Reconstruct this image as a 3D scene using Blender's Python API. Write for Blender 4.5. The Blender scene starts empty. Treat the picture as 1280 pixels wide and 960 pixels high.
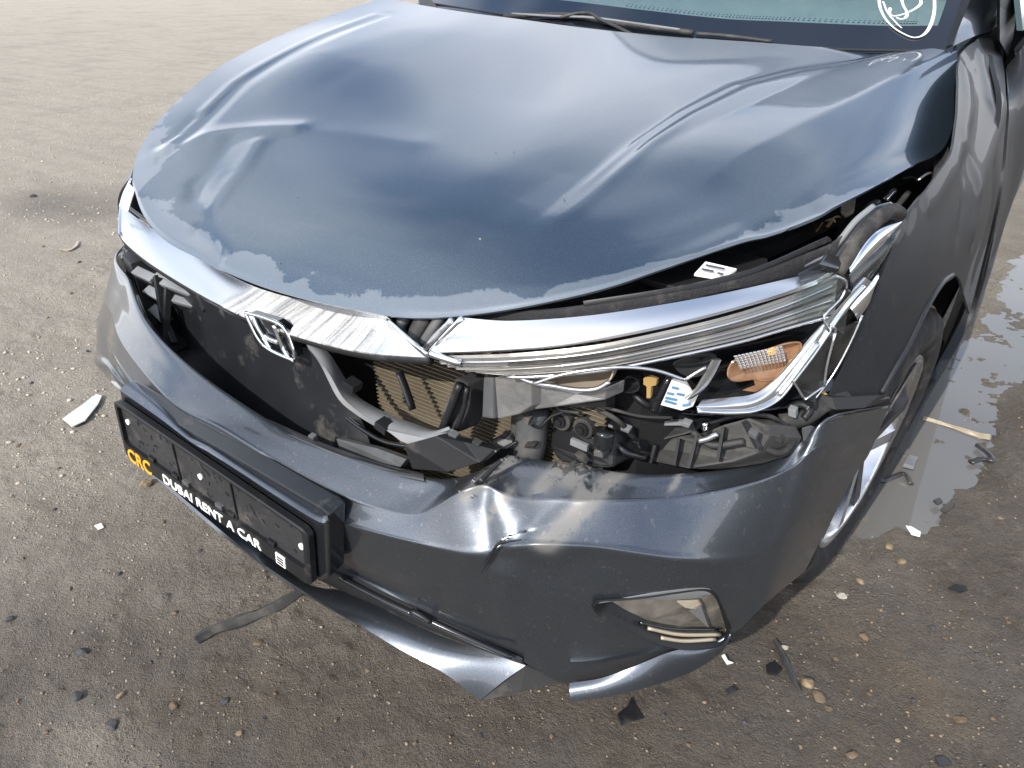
import bpy, bmesh, math, random
import numpy as np
from mathutils import Vector, Matrix, noise as mnoise
from mathutils.geometry import tessellate_polygon

SC = bpy.context.scene
COL = SC.collection
random.seed(7)
RNG = np.random.default_rng(11)

# ------------------------------------------------------------------ camera
cd = bpy.data.cameras.new('camera')
cam = bpy.data.objects.new('camera', cd)
COL.objects.link(cam)
cd.sensor_width = 36.0
cd.lens = 36.0 * 938.3 / 1280.0
cd.clip_start = 0.02
cd.clip_end = 2000.0
_r, _u, _f = Vector((0.8146,0.5797,-0.0194)), Vector((-0.2778,0.4192,0.8644)), Vector((-0.5092,0.6987,-0.5025))
CAM = Vector((0.932,-0.526,1.166))
cam.matrix_world = Matrix(((_r.x, _u.x, -_f.x, CAM.x), (_r.y, _u.y, -_f.y, CAM.y), (_r.z, _u.z, -_f.z, CAM.z), (0, 0, 0, 1)))
SC.camera = cam

# ------------------------------------------------------------------ light
SUN_TO = Vector((0.02, -0.80, 0.60)).normalized()       # towards the sun: ahead of the car, shadows fall straight back
el = math.asin(SUN_TO.z)
az = math.atan2(SUN_TO.x, SUN_TO.y)
ld = bpy.data.lights.new('sun', 'SUN')
ld.energy = 3.3
ld.angle = math.radians(0.53)
ld.color = (1.0, 0.95, 0.87)
sun = bpy.data.objects.new('sun', ld)
COL.objects.link(sun)
sun.rotation_euler = SUN_TO.to_track_quat('Z', 'Y').to_euler()

world = bpy.data.worlds.new('World')
SC.world = world
world.use_nodes = True
nt = world.node_tree
nt.nodes.clear()
wo = nt.nodes.new('ShaderNodeOutputWorld')
bg = nt.nodes.new('ShaderNodeBackground')
sky = nt.nodes.new('ShaderNodeTexSky')
sky.sky_type = 'NISHITA'
sky.sun_disc = False
sky.sun_elevation = el
sky.sun_rotation = az
sky.altitude = 20
sky.air_density = 1.0
sky.dust_density = 1.3
sky.ozone_density = 1.6
tcw = nt.nodes.new('ShaderNodeTexCoord')
sep = nt.nodes.new('ShaderNodeSeparateXYZ')          # clouds lie on a flat layer overhead
zmx = nt.nodes.new('ShaderNodeMath')
zmx.operation = 'MAXIMUM'
zmx.inputs[1].default_value = 0.0
zad = nt.nodes.new('ShaderNodeMath')
zad.operation = 'ADD'
zad.inputs[1].default_value = 0.16
dvx, dvy = nt.nodes.new('ShaderNodeMath'), nt.nodes.new('ShaderNodeMath')
dvx.operation = dvy.operation = 'DIVIDE'
cmb = nt.nodes.new('ShaderNodeCombineXYZ')
cn = nt.nodes.new('ShaderNodeTexNoise')
cn.inputs['Scale'].default_value = 0.85
cn.inputs['Detail'].default_value = 3.5
cn.inputs['Roughness'].default_value = 0.55
cr_ = nt.nodes.new('ShaderNodeValToRGB')
cr_.color_ramp.elements[0].position = 0.46
cr_.color_ramp.elements[1].position = 0.80
mxw = nt.nodes.new('ShaderNodeMixRGB')
mxw.inputs['Color2'].default_value = (8.4, 8.5, 8.8, 1)
nt.links.new(tcw.outputs['Generated'], sep.inputs['Vector'])
nt.links.new(sep.outputs['Z'], zmx.inputs[0])
nt.links.new(zmx.outputs[0], zad.inputs[0])
for k_, q_ in (('X', dvx), ('Y', dvy)):
    nt.links.new(sep.outputs[k_], q_.inputs[0])
    nt.links.new(zad.outputs[0], q_.inputs[1])
    nt.links.new(q_.outputs[0], cmb.inputs[k_])
cof = nt.nodes.new('ShaderNodeVectorMath')
cof.operation = 'ADD'
cof.inputs[1].default_value = (-13.39, -20.36, 0.0)
nt.links.new(cmb.outputs['Vector'], cof.inputs[0])
nt.links.new(cof.outputs[0], cn.inputs['Vector'])
hz1 = nt.nodes.new('ShaderNodeMath')                  # cover thickens evenly all round towards the horizon
hz1.operation = 'SUBTRACT'
hz1.inputs[0].default_value = 1.0
hz2 = nt.nodes.new('ShaderNodeMath')
hz2.operation = 'POWER'
hz2.inputs[1].default_value = 2.2
hz3 = nt.nodes.new('ShaderNodeMath')
hz3.operation = 'MULTIPLY_ADD'
hz3.inputs[1].default_value = 0.42
nt.links.new(zmx.outputs[0], hz1.inputs[1])
nt.links.new(hz1.outputs[0], hz2.inputs[0])
nt.links.new(hz2.outputs[0], hz3.inputs[0])
nt.links.new(cn.outputs['Fac'], hz3.inputs[2])
nt.links.new(hz3.outputs[0], cr_.inputs['Fac'])
nt.links.new(cr_.outputs['Color'], mxw.inputs['Fac'])
nt.links.new(sky.outputs['Color'], mxw.inputs['Color1'])
nt.links.new(mxw.outputs['Color'], bg.inputs['Color'])
nt.links.new(bg.outputs['Background'], wo.inputs['Surface'])
bg.inputs['Strength'].default_value = 0.15
SC.view_settings.view_transform = 'Standard'
SC.view_settings.look = 'None'
SC.view_settings.exposure = 0.75
SC.view_settings.gamma = 1.0
SC.view_settings.use_curve_mapping = False

# ------------------------------------------------------------------ materials
def new_mat(name):
    m = bpy.data.materials.new(name)
    m.use_nodes = True
    n = m.node_tree
    b = n.nodes.get('Principled BSDF')
    return m, n, b

def N(n, t, **kw):
    x = n.nodes.new(t)
    for k, v in kw.items():
        if k in x.inputs:
            x.inputs[k].default_value = v
        else:
            setattr(x, k, v)
    return x

def noise_mask(n, scale, lo, hi, detail=5.0, rough=0.55, stretch=None, dist=0.0):
    tc = N(n, 'ShaderNodeTexCoord')
    src = tc.outputs['Object']
    if stretch:
        mp = N(n, 'ShaderNodeMapping')
        mp.inputs['Scale'].default_value = stretch
        n.links.new(src, mp.inputs['Vector'])
        src = mp.outputs['Vector']
    t = N(n, 'ShaderNodeTexNoise', Scale=scale, Detail=detail, Roughness=rough, Distortion=dist)
    n.links.new(src, t.inputs['Vector'])
    r = N(n, 'ShaderNodeValToRGB')
    r.color_ramp.elements[0].position = lo
    r.color_ramp.elements[1].position = hi
    n.links.new(t.outputs['Fac'], r.inputs['Fac'])
    return r.outputs['Color'], t

def mixc(n, fac, c1, c2):
    m = N(n, 'ShaderNodeMixRGB')
    for sock, v in (('Fac', fac), ('Color1', c1), ('Color2', c2)):
        if hasattr(v, 'is_linked') or hasattr(v, 'links'):
            n.links.new(v, m.inputs[sock])
        else:
            m.inputs[sock].default_value = v if sock == 'Fac' else (tuple(v) + (1,) if len(v) == 3 else v)
    return m.outputs['Color']

def mulf(n, a, bval):
    m = N(n, 'ShaderNodeMath', operation='MULTIPLY')
    n.links.new(a, m.inputs[0])
    if hasattr(bval, 'links'):
        n.links.new(bval, m.inputs[1])
    else:
        m.inputs[1].default_value = bval
    return m.outputs[0]

def bump(n, b, scale, strength, dist=0.002, detail=6.0):
    tc = N(n, 'ShaderNodeTexCoord')
    t = N(n, 'ShaderNodeTexNoise', Scale=scale, Detail=detail, Roughness=0.6)
    n.links.new(tc.outputs['Object'], t.inputs['Vector'])
    bp = N(n, 'ShaderNodeBump', Strength=strength, Distance=dist)
    n.links.new(t.outputs['Fac'], bp.inputs['Height'])
    n.links.new(bp.outputs['Normal'], b.inputs['Normal'])

def plain(name, col, rough=0.5, metal=0.0, coat=0.0, var=0.25, vscale=9.0, dust=0.0, bmp=None, dustcol=(0.15, 0.138, 0.12)):
    m, n, b = new_mat(name)
    fac, _ = noise_mask(n, vscale, 0.3, 0.7)
    c2 = tuple(c * (1 - var) for c in col)
    c1 = tuple(min(1, c * (1 + var)) for c in col)
    out = mixc(n, fac, c2, c1)
    b.inputs['Roughness'].default_value = rough
    b.inputs['Specular IOR Level'].default_value = 0.3
    b.inputs['Metallic'].default_value = metal
    b.inputs['Coat Weight'].default_value = coat
    b.inputs['Coat Roughness'].default_value = 0.05
    if dust:
        df, _ = noise_mask(n, 14.0, 0.62 - dust * 0.35, 0.80 - dust * 0.2, 8.0, 0.65)
        out = mixc(n, mulf(n, df, min(1.0, 0.35 + dust)), out, dustcol)
        rr = N(n, 'ShaderNodeMapRange')
        rr.inputs['To Min'].default_value = rough
        rr.inputs['To Max'].default_value = 0.9
        n.links.new(df, rr.inputs['Value'])
        n.links.new(rr.outputs['Result'], b.inputs['Roughness'])
    n.links.new(out, b.inputs['Base Color'])
    if bmp:
        bump(n, b, bmp[0], bmp[1], bmp[2] if len(bmp) > 2 else 0.002)
    return m

def paint(name, *a_, coat=1.0, metal=0.94, crough=0.035, **k_):
    m = paint_(name, *a_, **k_)
    b = m.node_tree.nodes.get('Principled BSDF')
    b.inputs['Coat Weight'].default_value = coat
    b.inputs['Metallic'].default_value = metal
    if not b.inputs['Coat Roughness'].is_linked:
        b.inputs['Coat Roughness'].default_value = crough
    return m

def paint_(name, base=(0.105, 0.122, 0.148), film=False, specks=0.0, mud=0.0, rough=0.34, scuff=False):
    """dark grey metallic lacquer; film = dried water film with a ragged edge (attribute 'edge')"""
    m, n, b = new_mat(name)
    fl, ft = noise_mask(n, 900.0, 0.35, 0.65, 1.0)
    col = mixc(n, fl, tuple(c * 0.8 for c in base), tuple(c * 1.25 for c in base))
    b.inputs['Metallic'].default_value = 0.94
    b.inputs['Roughness'].default_value = rough
    b.inputs['Coat Weight'].default_value = 1.0
    b.inputs['Coat Roughness'].default_value = 0.035
    b.inputs['Coat IOR'].default_value = 1.5
    rough_s = None
    if film:
        at = N(n, 'ShaderNodeAttribute', attribute_name='edge')
        _, nz = noise_mask(n, 6.5, 0.4, 0.6, 6.0, 0.6, None, 0.6)
        ad = N(n, 'ShaderNodeMath', operation='MULTIPLY_ADD')
        n.links.new(nz.outputs['Fac'], ad.inputs[0])
        ad.inputs[1].default_value = 0.34
        n.links.new(at.outputs['Fac'], ad.inputs[2])
        rp = N(n, 'ShaderNodeValToRGB')
        rp.color_ramp.elements[0].position = 0.232
        rp.color_ramp.elements[0].color = (1, 1, 1, 1)
        rp.color_ramp.elements[1].position = 0.238
        rp.color_ramp.elements[1].color = (0, 0, 0, 1)
        n.links.new(ad.outputs[0], rp.inputs['Fac'])
        fm = rp.outputs['Color']
        col = mixc(n, mulf(n, fm, 0.30), col, (0.27, 0.28, 0.29))
        rr = N(n, 'ShaderNodeMapRange')
        rr.inputs['To Min'].default_value = 0.035
        rr.inputs['To Max'].default_value = 0.11
        n.links.new(fm, rr.inputs['Value'])
        n.links.new(rr.outputs['Result'], b.inputs['Coat Roughness'])
        rm = N(n, 'ShaderNodeMapRange')
        rm.inputs['To Min'].default_value = 0.82
        rm.inputs['To Max'].default_value = 0.45
        n.links.new(fm, rm.inputs['Value'])
        n.links.new(rm.outputs['Result'], b.inputs['Metallic'])
    if scuff:
        at = N(n, 'ShaderNodeAttribute', attribute_name='scuff')
        sm, _ = noise_mask(n, 34.0, 0.40, 0.47, 8.0, 0.68, None, 0.5)
        f_ = mulf(n, at.outputs['Fac'], sm)
        col = mixc(n, mulf(n, f_, .8), col, (0.15, 0.146, 0.138))
        rm = N(n, 'ShaderNodeMapRange')
        rm.inputs['To Min'].default_value = 0.82
        rm.inputs['To Max'].default_value = 0.15
        n.links.new(f_, rm.inputs['Value'])
        n.links.new(rm.outputs['Result'], b.inputs['Metallic'])
        cw = N(n, 'ShaderNodeMapRange')
        cw.inputs['To Min'].default_value = 1.0
        cw.inputs['To Max'].default_value = 0.1
        n.links.new(f_, cw.inputs['Value'])
        n.links.new(cw.outputs['Result'], b.inputs['Coat Weight'])
    if specks:
        sm, _ = noise_mask(n, 120.0, 0.66, 0.70, 2.0, 0.5)
        col = mixc(n, mulf(n, sm, specks), col, (0.33, 0.30, 0.26))
    if mud:
        mm, _ = noise_mask(n, 5.0, 0.45, 0.8, 8.0, 0.7)
        col = mixc(n, mulf(n, mm, mud), col, (0.20, 0.17, 0.135))
        rr = N(n, 'ShaderNodeMapRange')
        rr.inputs['To Min'].default_value = 0.04
        rr.inputs['To Max'].default_value = 0.04 + 0.3 * mud
        n.links.new(mm, rr.inputs['Value'])
        n.links.new(rr.outputs['Result'], b.inputs['Coat Roughness'])
    # lightest orange peel
    bp_t = N(n, 'ShaderNodeTexNoise', Scale=160.0, Detail=2.0)
    tc = N(n, 'ShaderNodeTexCoord')
    n.links.new(tc.outputs['Object'], bp_t.inputs['Vector'])
    bp = N(n, 'ShaderNodeBump', Strength=0.03, Distance=0.001)
    n.links.new(bp_t.outputs['Fac'], bp.inputs['Height'])
    n.links.new(bp.outputs['Normal'], b.inputs['Coat Normal'])
    n.links.new(col, b.inputs['Base Color'])
    return m

M = {}
M['hood'] = paint('bonnet lacquer', base=(0.066, 0.098, 0.134), film=True, specks=0.06, rough=0.36)
M['paint'] = paint('grey metallic lacquer', specks=0.25, mud=0.12)
M['bumper'] = paint('bumper lacquer', base=(0.078, 0.090, 0.108), specks=0.2, mud=0.06, rough=0.335, scuff=True)
M['fender'] = paint('shade-darkened fender lacquer', base=(0.020, 0.022, 0.026), specks=0.05, mud=0.05, coat=0.22, metal=0.35, crough=0.07, rough=0.5)  # same car paint, darkened and dulled: shade and dark reflections put into the colour
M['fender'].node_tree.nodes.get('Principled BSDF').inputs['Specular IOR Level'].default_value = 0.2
M['chrome'] = plain('chrome', (0.86, 0.88, 0.90), 0.06, 1.0, var=0.03)
M['brightwork'] = plain('weathered chrome', (0.86, 0.87, 0.88), 0.29, 1.0, var=0.02)
M['black'] = plain('black plastic', (0.011, 0.0115, 0.013), 0.42, dust=0.10)
M['matte'] = plain('matte black plastic', (0.012, 0.012, 0.013), 0.6, dust=0.05)
M['gloss'] = plain('gloss black', (0.010, 0.011, 0.013), 0.16, coat=0.6, dust=0.05)
M['rubber'] = plain('rubber', (0.022, 0.022, 0.023), 0.75, dust=0.35, bmp=(180.0, 0.5, 0.002))
M['seal'] = plain('dusty seal foam', (0.022, 0.022, 0.024), 0.85, dust=0.22, bmp=(220.0, 0.9, 0.003))
M['grey'] = plain('grey plastic', (0.075, 0.078, 0.082), 0.42, dust=0.2)
M['dusty'] = plain('dust covered plastic', (0.032, 0.032, 0.032), 0.6, dust=0.35)
M['slat'] = plain('dusty slat', (0.17, 0.178, 0.186), 0.36, dust=0.25)
M['alu'] = plain('dirty aluminium', (0.30, 0.30, 0.30), 0.42, 0.8, dust=0.3, bmp=(90.0, 0.4, 0.002))
M['fin'] = plain('condenser fins', (0.25, 0.21, 0.15), 0.5, 0.5, dust=0.3)
M['silver'] = plain('silver trim', (0.62, 0.63, 0.65), 0.22, 0.9, var=0.06, dust=0.1)
M['tan'] = plain('tan reflector', (0.40, 0.35, 0.27), 0.35, 0.3, dust=0.3)
M['ochre'] = plain('ochre tab', (0.34, 0.22, 0.08), 0.5, dust=0.3)
M['amber'] = plain('amber lens', (0.25, 0.135, 0.07), 0.2, 0.1, coat=0.5, vscale=40.0, bmp=(240.0, 0.5, 0.002))
M['facet'] = plain('facet reflector', (0.90, 0.89, 0.87), 0.14, 0.9, var=0.08)
M['white'] = plain('white print', (0.80, 0.80, 0.78), 0.5, var=0.04)
M['paper'] = plain('white label', (0.72, 0.71, 0.66), 0.6, var=0.08)
M['bluelbl'] = plain('blue print', (0.10, 0.26, 0.46), 0.5)
M['ink'] = plain('dark print', (0.05, 0.05, 0.06), 0.6)
M['orange'] = plain('orange print', (0.78, 0.36, 0.03), 0.5, var=0.08)
M['marker'] = plain('paint marker', (0.83, 0.84, 0.83), 0.55, var=0.03)
M['tyre'] = plain('tyre rubber', (0.020, 0.020, 0.021), 0.8, dust=0.35, dustcol=(0.16, 0.13, 0.10), bmp=(60.0, 0.4, 0.003))
M['mud'] = plain('dried mud on tread', (0.42, 0.31, 0.19), 0.9, var=0.3, vscale=20.0, bmp=(90.0, 0.8, 0.004))
M['rim'] = plain('machined rim', (0.60, 0.61, 0.63), 0.22, 0.95, dust=0.2)
M['rimdark'] = plain('dark rim', (0.06, 0.06, 0.065), 0.35, 0.5, dust=0.35)
M['dash'] = plain('dashboard', (0.27, 0.30, 0.305), 0.7, var=0.05)
M['frit'] = plain('frit band', (0.006, 0.008, 0.012), 0.06, coat=1.0, var=0.1)
M['wiper'] = plain('wiper', (0.03, 0.03, 0.03), 0.5, dust=0.3)
M['guide'] = plain('air guide plastic', (0.012, 0.013, 0.015), 0.32, dust=0.14)
M['under'] = plain('engine bay shade', (0.010, 0.010, 0.011), 0.7, dust=0.1)

def chrome_scuffed():
    m, n, b = new_mat('scuffed chrome')
    at = N(n, 'ShaderNodeAttribute', attribute_name='scuff')
    st, _ = noise_mask(n, 20.0, 0.38, 0.60, 9.0, 0.75, (3.6, 0.2, 0.2))
    fine, _ = noise_mask(n, 260.0, 0.4, 0.6, 4.0)
    f1 = mulf(n, at.outputs['Fac'], st)
    col = mixc(n, f1, (0.86, 0.88, 0.90), (0.86, 0.86, 0.85))
    fa = mulf(n, at.outputs['Fac'], 0.8)
    col = mixc(n, mulf(n, fine, fa), col, (0.70, 0.71, 0.71))
    n.links.new(col, b.inputs['Base Color'])
    rr = N(n, 'ShaderNodeMapRange')
    rr.inputs['To Min'].default_value = 0.25
    rr.inputs['To Max'].default_value = 0.42
    n.links.new(mulf(n, at.outputs['Fac'], 1.0), rr.inputs['Value'])
    n.links.new(rr.outputs['Result'], b.inputs['Roughness'])
    mm = N(n, 'ShaderNodeMapRange')
    mm.inputs['To Min'].default_value = 1.0
    mm.inputs['To Max'].default_value = 0.10
    n.links.new(f1, mm.inputs['Value'])
    n.links.new(mm.outputs['Result'], b.inputs['Metallic'])
    bp = N(n, 'ShaderNodeBump', Strength=0.25, Distance=0.001)
    n.links.new(mulf(n, fine, fa), bp.inputs['Height'])
    n.links.new(bp.outputs['Normal'], b.inputs['Normal'])
    return m
M['scuff'] = chrome_scuffed()

def glassy(name, tint, alpha_gloss=0.04, rough=0.02, trans=0.75):
    """thin clear sheet: see-through with a Fresnel reflection"""
    m, n, b = new_mat(name)
    n.nodes.remove(b)
    out = n.nodes.get('Material Output')
    tr = N(n, 'ShaderNodeBsdfTransparent')
    tr.inputs['Color'].default_value = tuple(tint) + (1,)
    gl = N(n, 'ShaderNodeBsdfGlossy', Roughness=rough)
    df = N(n, 'ShaderNodeBsdfDiffuse')
    df.inputs['Color'].default_value = (0.5, 0.5, 0.48, 1)
    fr = N(n, 'ShaderNodeFresnel')
    ge = N(n, 'ShaderNodeNewGeometry')
    ir = N(n, 'ShaderNodeMath', operation='MULTIPLY_ADD')        # same reflection from both faces of a thin pane
    n.links.new(ge.outputs['Backfacing'], ir.inputs[0])
    ir.inputs[1].default_value = 1 / 1.5 - 1.5
    ir.inputs[2].default_value = 1.5
    n.links.new(ir.outputs[0], fr.inputs['IOR'])
    mx = N(n, 'ShaderNodeMixShader')
    n.links.new(fr.outputs['Fac'], mx.inputs['Fac'])
    mk, _ = noise_mask(n, 30.0, 0.35, 0.8, 6.0)
    m2 = N(n, 'ShaderNodeMixShader')
    n.links.new(mulf(n, mk, 1.0 - trans), m2.inputs['Fac'])
    n.links.new(tr.outputs[0], m2.inputs[1])
    n.links.new(df.outputs[0], m2.inputs[2])
    n.links.new(m2.outputs[0], mx.inputs[1])
    n.links.new(gl.outputs[0], mx.inputs[2])
    n.links.new(mx.outputs[0], out.inputs['Surface'])
    return m
M['clear'] = glassy('clear lens plastic', (0.93, 0.95, 0.95), trans=0.97)
M['wind'] = glassy('windscreen glass', (0.81, 0.885, 0.89), trans=0.97)

# ------------------------------------------------------------------ mesh helpers
def link(name, me, m, parent=None, smooth=True):
    o = bpy.data.objects.new(name, me)
    COL.objects.link(o)
    if m is not None:
        me.materials.append(m)
    if parent is not None:
        o.parent = parent
    if smooth and len(me.polygons):
        me.polygons.foreach_set('use_smooth', [True] * len(me.polygons))
    return o

def mesh_obj(name, v, f, m, parent=None, smooth=False):
    me = bpy.data.meshes.new(name)
    me.from_pydata([tuple(map(float, p)) for p in v], [], [tuple(map(int, q)) for q in f])
    me.update()
    return link(name, me, m, parent, smooth)

def crv(P, n):
    P = np.asarray(P, float)
    k = len(P)
    if k == 2:
        t = np.linspace(0, 1, n)[:, None]
        return P[0] * (1 - t) + P[1] * t
    t = np.linspace(0, k - 1, n)
    i = np.minimum(t.astype(int), k - 2)
    s = t - i
    s = s.reshape((-1,) + (1,) * (P.ndim - 1))
    g = lambda j: P[np.clip(j, 0, k - 1)]
    first = (i == 0).reshape(s.shape)
    last = (i == k - 2).reshape(s.shape)
    p1, p2 = g(i), g(i + 1)
    p0 = np.where(first, 2 * p1 - p2, g(i - 1))
    p3 = np.where(last, 2 * p2 - p1, g(i + 2))
    return .5 * ((2 * p1) + (-p0 + p2) * s + (2 * p0 - 5 * p1 + 4 * p2 - p3) * s ** 2 + (-p0 + 3 * p1 - 3 * p2 + p3) * s ** 3)

def loft_pts(rows, nr, nc, lin_rows=False):
    A = np.asarray(rows, float)                 # rows, cols, 3
    A = np.swapaxes(crv(np.swapaxes(A, 0, 1), nc), 0, 1)
    if lin_rows:
        k = len(A)
        t = np.linspace(0, k - 1, nr)
        i = np.minimum(t.astype(int), k - 2)
        s = (t - i)[:, None, None]
        return A[i] * (1 - s) + A[i + 1] * s
    return crv(A, nr)

def grid_normals(Gd):
    du = np.gradient(Gd, axis=1)
    dv = np.gradient(Gd, axis=0)
    n = np.cross(du, dv)
    return n / (np.linalg.norm(n, axis=2, keepdims=True) + 1e-12)

def grid_obj(name, Gd, m, parent, outward, thick=0.0, keep=None, attr=None):
    """sheet with real thickness from a (rows, cols, 3) grid; outward = a direction on the seen side"""
    nr, nc = Gd.shape[:2]
    nrm = grid_normals(Gd)
    flip = float((nrm * np.asarray(outward, float)).sum(axis=2).mean()) < 0
    if flip:
        nrm = -nrm
    idx = np.arange(nr * nc).reshape(nr, nc)
    a, b, c, d = idx[:-1, :-1], idx[:-1, 1:], idx[1:, 1:], idx[1:, :-1]
    q = np.stack([a, b, c, d], -1).reshape(-1, 4)
    if flip:
        q = q[:, ::-1]
    V = Gd.reshape(-1, 3)
    if keep is not None:
        cen = V[q].mean(axis=1)
        q = q[keep(cen)]
    if thick:
        W_ = (Gd - nrm * thick).reshape(-1, 3)
        k = len(V)
        back = q[:, ::-1] + k
        e = np.concatenate([q[:, [0, 1]], q[:, [1, 2]], q[:, [2, 3]], q[:, [3, 0]]])
        key = e[:, 0] * (2 * k) + e[:, 1]
        rkey = e[:, 1] * (2 * k) + e[:, 0]
        bd = e[~np.isin(key, rkey)]
        side = np.stack([bd[:, 1], bd[:, 0], bd[:, 0] + k, bd[:, 1] + k], -1)
        V = np.concatenate([V, W_])
        q = np.concatenate([q, back, side])
    me = bpy.data.meshes.new(name)
    me.vertices.add(len(V))
    me.vertices.foreach_set('co', V.ravel())
    me.loops.add(q.size)
    me.loops.foreach_set('vertex_index', q.ravel().astype(np.int32))
    me.polygons.add(len(q))
    me.polygons.foreach_set('loop_start', (np.arange(len(q)) * 4).astype(np.int32))
    me.update(calc_edges=True)
    if attr:
        for an, av in attr.items():
            at = me.attributes.new(an, 'FLOAT', 'POINT')
            w = np.asarray(av, float).ravel()
            if thick:
                w = np.concatenate([w, w])
            at.data.foreach_set('value', w)
    o = link(name, me, m, parent, True)
    if thick:
        me.set_sharp_from_angle(angle=math.radians(50))
    return o

def tube(name, pts, r, m, parent=None, seg=8, n=None, flat=None):
    P = np.asarray(pts, float)
    if n:
        P = crv(P, n)
    k = len(P)
    R_ = np.asarray(r, float)
    R_ = np.full(k, float(R_)) if R_.ndim == 0 else np.interp(np.linspace(0, 1, k), np.linspace(0, 1, len(R_)), R_)
    t = np.gradient(P, axis=0)
    t /= np.linalg.norm(t, axis=1, keepdims=True) + 1e-12
    up = np.array([0.13, 0.21, 0.97])
    v, f = [], []
    for i in range(k):
        s = np.cross(t[i], up)
        s /= np.linalg.norm(s) + 1e-12
        w = np.cross(s, t[i])
        for j in range(seg):
            a = 2 * math.pi * j / seg
            v.append(P[i] + s * math.cos(a) * R_[i] + w * math.sin(a) * R_[i] * (flat or 1.0))
    for i in range(k - 1):
        for j in range(seg):
            j2 = (j + 1) % seg
            f.append((i * seg + j, i * seg + j2, (i + 1) * seg + j2, (i + 1) * seg + j))
    f.append(tuple(range(seg))[::-1])
    f.append(tuple((k - 1) * seg + j for j in range(seg)))
    return mesh_obj(name, v, f, m, parent, True)

def prism(name, pts, vec, m, parent=None, bevel=0.0, smooth=False):
    """outline pushed back along vec: a plate of real thickness"""
    P = [Vector(p) for p in pts]
    k = len(P)
    v = [p for p in P] + [p + Vector(vec) for p in P]
    tri = tessellate_polygon([P])
    f = [tuple(t) for t in tri] + [tuple(i + k for i in t[::-1]) for t in tri]
    for i in range(k):
        j = (i + 1) % k
        f.append((i, j, j + k, i + k))
    o = mesh_obj(name, v, f, m, parent, smooth)
    bm = bmesh.new()
    bm.from_mesh(o.data)
    bmesh.ops.recalc_face_normals(bm, faces=bm.faces)
    if bevel:
        es = [e for e in bm.edges if len(e.link_faces) == 2 and e.calc_face_angle(0) > 0.7]
        bmesh.ops.bevel(bm, geom=es, offset=bevel, segments=2, affect='EDGES', profile=0.6, clamp_overlap=True)
    bm.to_mesh(o.data)
    bm.free()
    return o

def ribbon(name, A, B, m, parent, n=40, k=8, crown=0.0, cdir=(0, -1, 0.5), thick=0.003, outward=(0, -1, 0.6), attr=None, curve=True):
    A = crv(A, n)
    B = crv(B, n)
    s = np.linspace(0, 1, k)[:, None, None]
    Gd = A[None] * (1 - s) + B[None] * s
    Gd = Gd + (np.sin(np.pi * s) * crown) * np.asarray(cdir, float)
    at = {an: fn(Gd) for an, fn in attr.items()} if attr else None
    return grid_obj(name, Gd, m, parent, outward, thick, None, at)

def bar(name, p, q, w, h, m, parent=None, up=(0, 0, 1), bevel=0.0):
    """straight bar from p to q, w across, h along up"""
    p, q = Vector(p), Vector(q)
    d = (q - p).normalized()
    s = d.cross(Vector(up)).normalized()
    u = s.cross(d)
    c = [(-1, -1), (1, -1), (1, 1), (-1, 1)]
    base = [p + s * a * w / 2 + u * b * h / 2 for a, b in c]
    return prism(name, base, q - p, m, parent, bevel)

def frame_box(name, o, ax, ay, az, m, parent=None, bevel=0.0):
    """box with corner o and three edge vectors"""
    o, ax, ay, az = Vector(o), Vector(ax), Vector(ay), Vector(az)
    return prism(name, [o, o + ax, o + ax + ay, o + ay], az, m, parent, bevel)

def text_obj(name, body, m, parent, mapf, size=1.0, bold=0.0, depth=0.0012):
    """letters as a mesh, mapped by mapf(u, v, w); u runs 0..width/size"""
    cu = bpy.data.curves.new(name, 'FONT')
    cu.body = body
    cu.size = 1.0
    cu.offset = bold
    cu.extrude = 0.5
    cu.resolution_u = 3
    tmp = bpy.data.objects.new(name + '_tmp', cu)
    COL.objects.link(tmp)
    dg = bpy.context.evaluated_depsgraph_get()
    me = bpy.data.meshes.new_from_object(tmp.evaluated_get(dg))
    bpy.data.objects.remove(tmp)
    xs = [v.co.x for v in me.vertices]
    ys = [v.co.y for v in me.vertices]
    x0, x1, y0, y1 = min(xs), max(xs), min(ys), max(ys)
    for v in me.vertices:
        v.co = Vector(mapf((v.co.x - x0) / (x1 - x0), (v.co.y - y0) / (y1 - y0), v.co.z * depth))
    me.materials.clear()
    return link(name, me, m, parent, False)

def thing(name, label, cat, loc=(0, 0, 0), group=None):
    o = bpy.data.objects.new(name, None)
    COL.objects.link(o)
    o.location = loc
    o.empty_display_size = 0.1
    o['label'] = label
    o['category'] = cat
    if group:
        o['group'] = group
    return o

def tag(o, label, cat, group=None):
    o['label'] = label
    o['category'] = cat
    if group:
        o['group'] = group
    return o

def poly_dist(P, line):
    """distance in plan from points (…,2) to a polyline, the signed side and the running parameter 0..1"""
    line = np.asarray(line, float)[:, :2]
    best = np.full(P.shape[:-1], 1e9)
    side = np.zeros(P.shape[:-1])
    par = np.zeros(P.shape[:-1])
    k = len(line) - 1
    for i in range(k):
        a, b = line[i], line[i + 1]
        ab = b - a
        L2 = ab @ ab
        tt = ((P - a) @ ab) / L2
        tc = np.clip(tt, 0, 1)
        pr = a + tc[..., None] * ab
        d = np.linalg.norm(P - pr, axis=-1)
        sg = np.sign(ab[0] * (P[..., 1] - a[1]) - ab[1] * (P[..., 0] - a[0]))
        mk = d < best
        best = np.where(mk, d, best)
        side = np.where(mk, sg, side)
        par = np.where(mk, (i + tc) / k, par)
    return best, side, par

def sstep(a, b, x):
    t = np.clip((x - a) / (b - a), 0, 1)
    return t * t * (3 - 2 * t)

# =================================================================== THE CAR
car = thing('damaged_car', 'dark grey saloon car with a crumpled bonnet, cracked bumper and smashed headlight', 'car')

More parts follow.
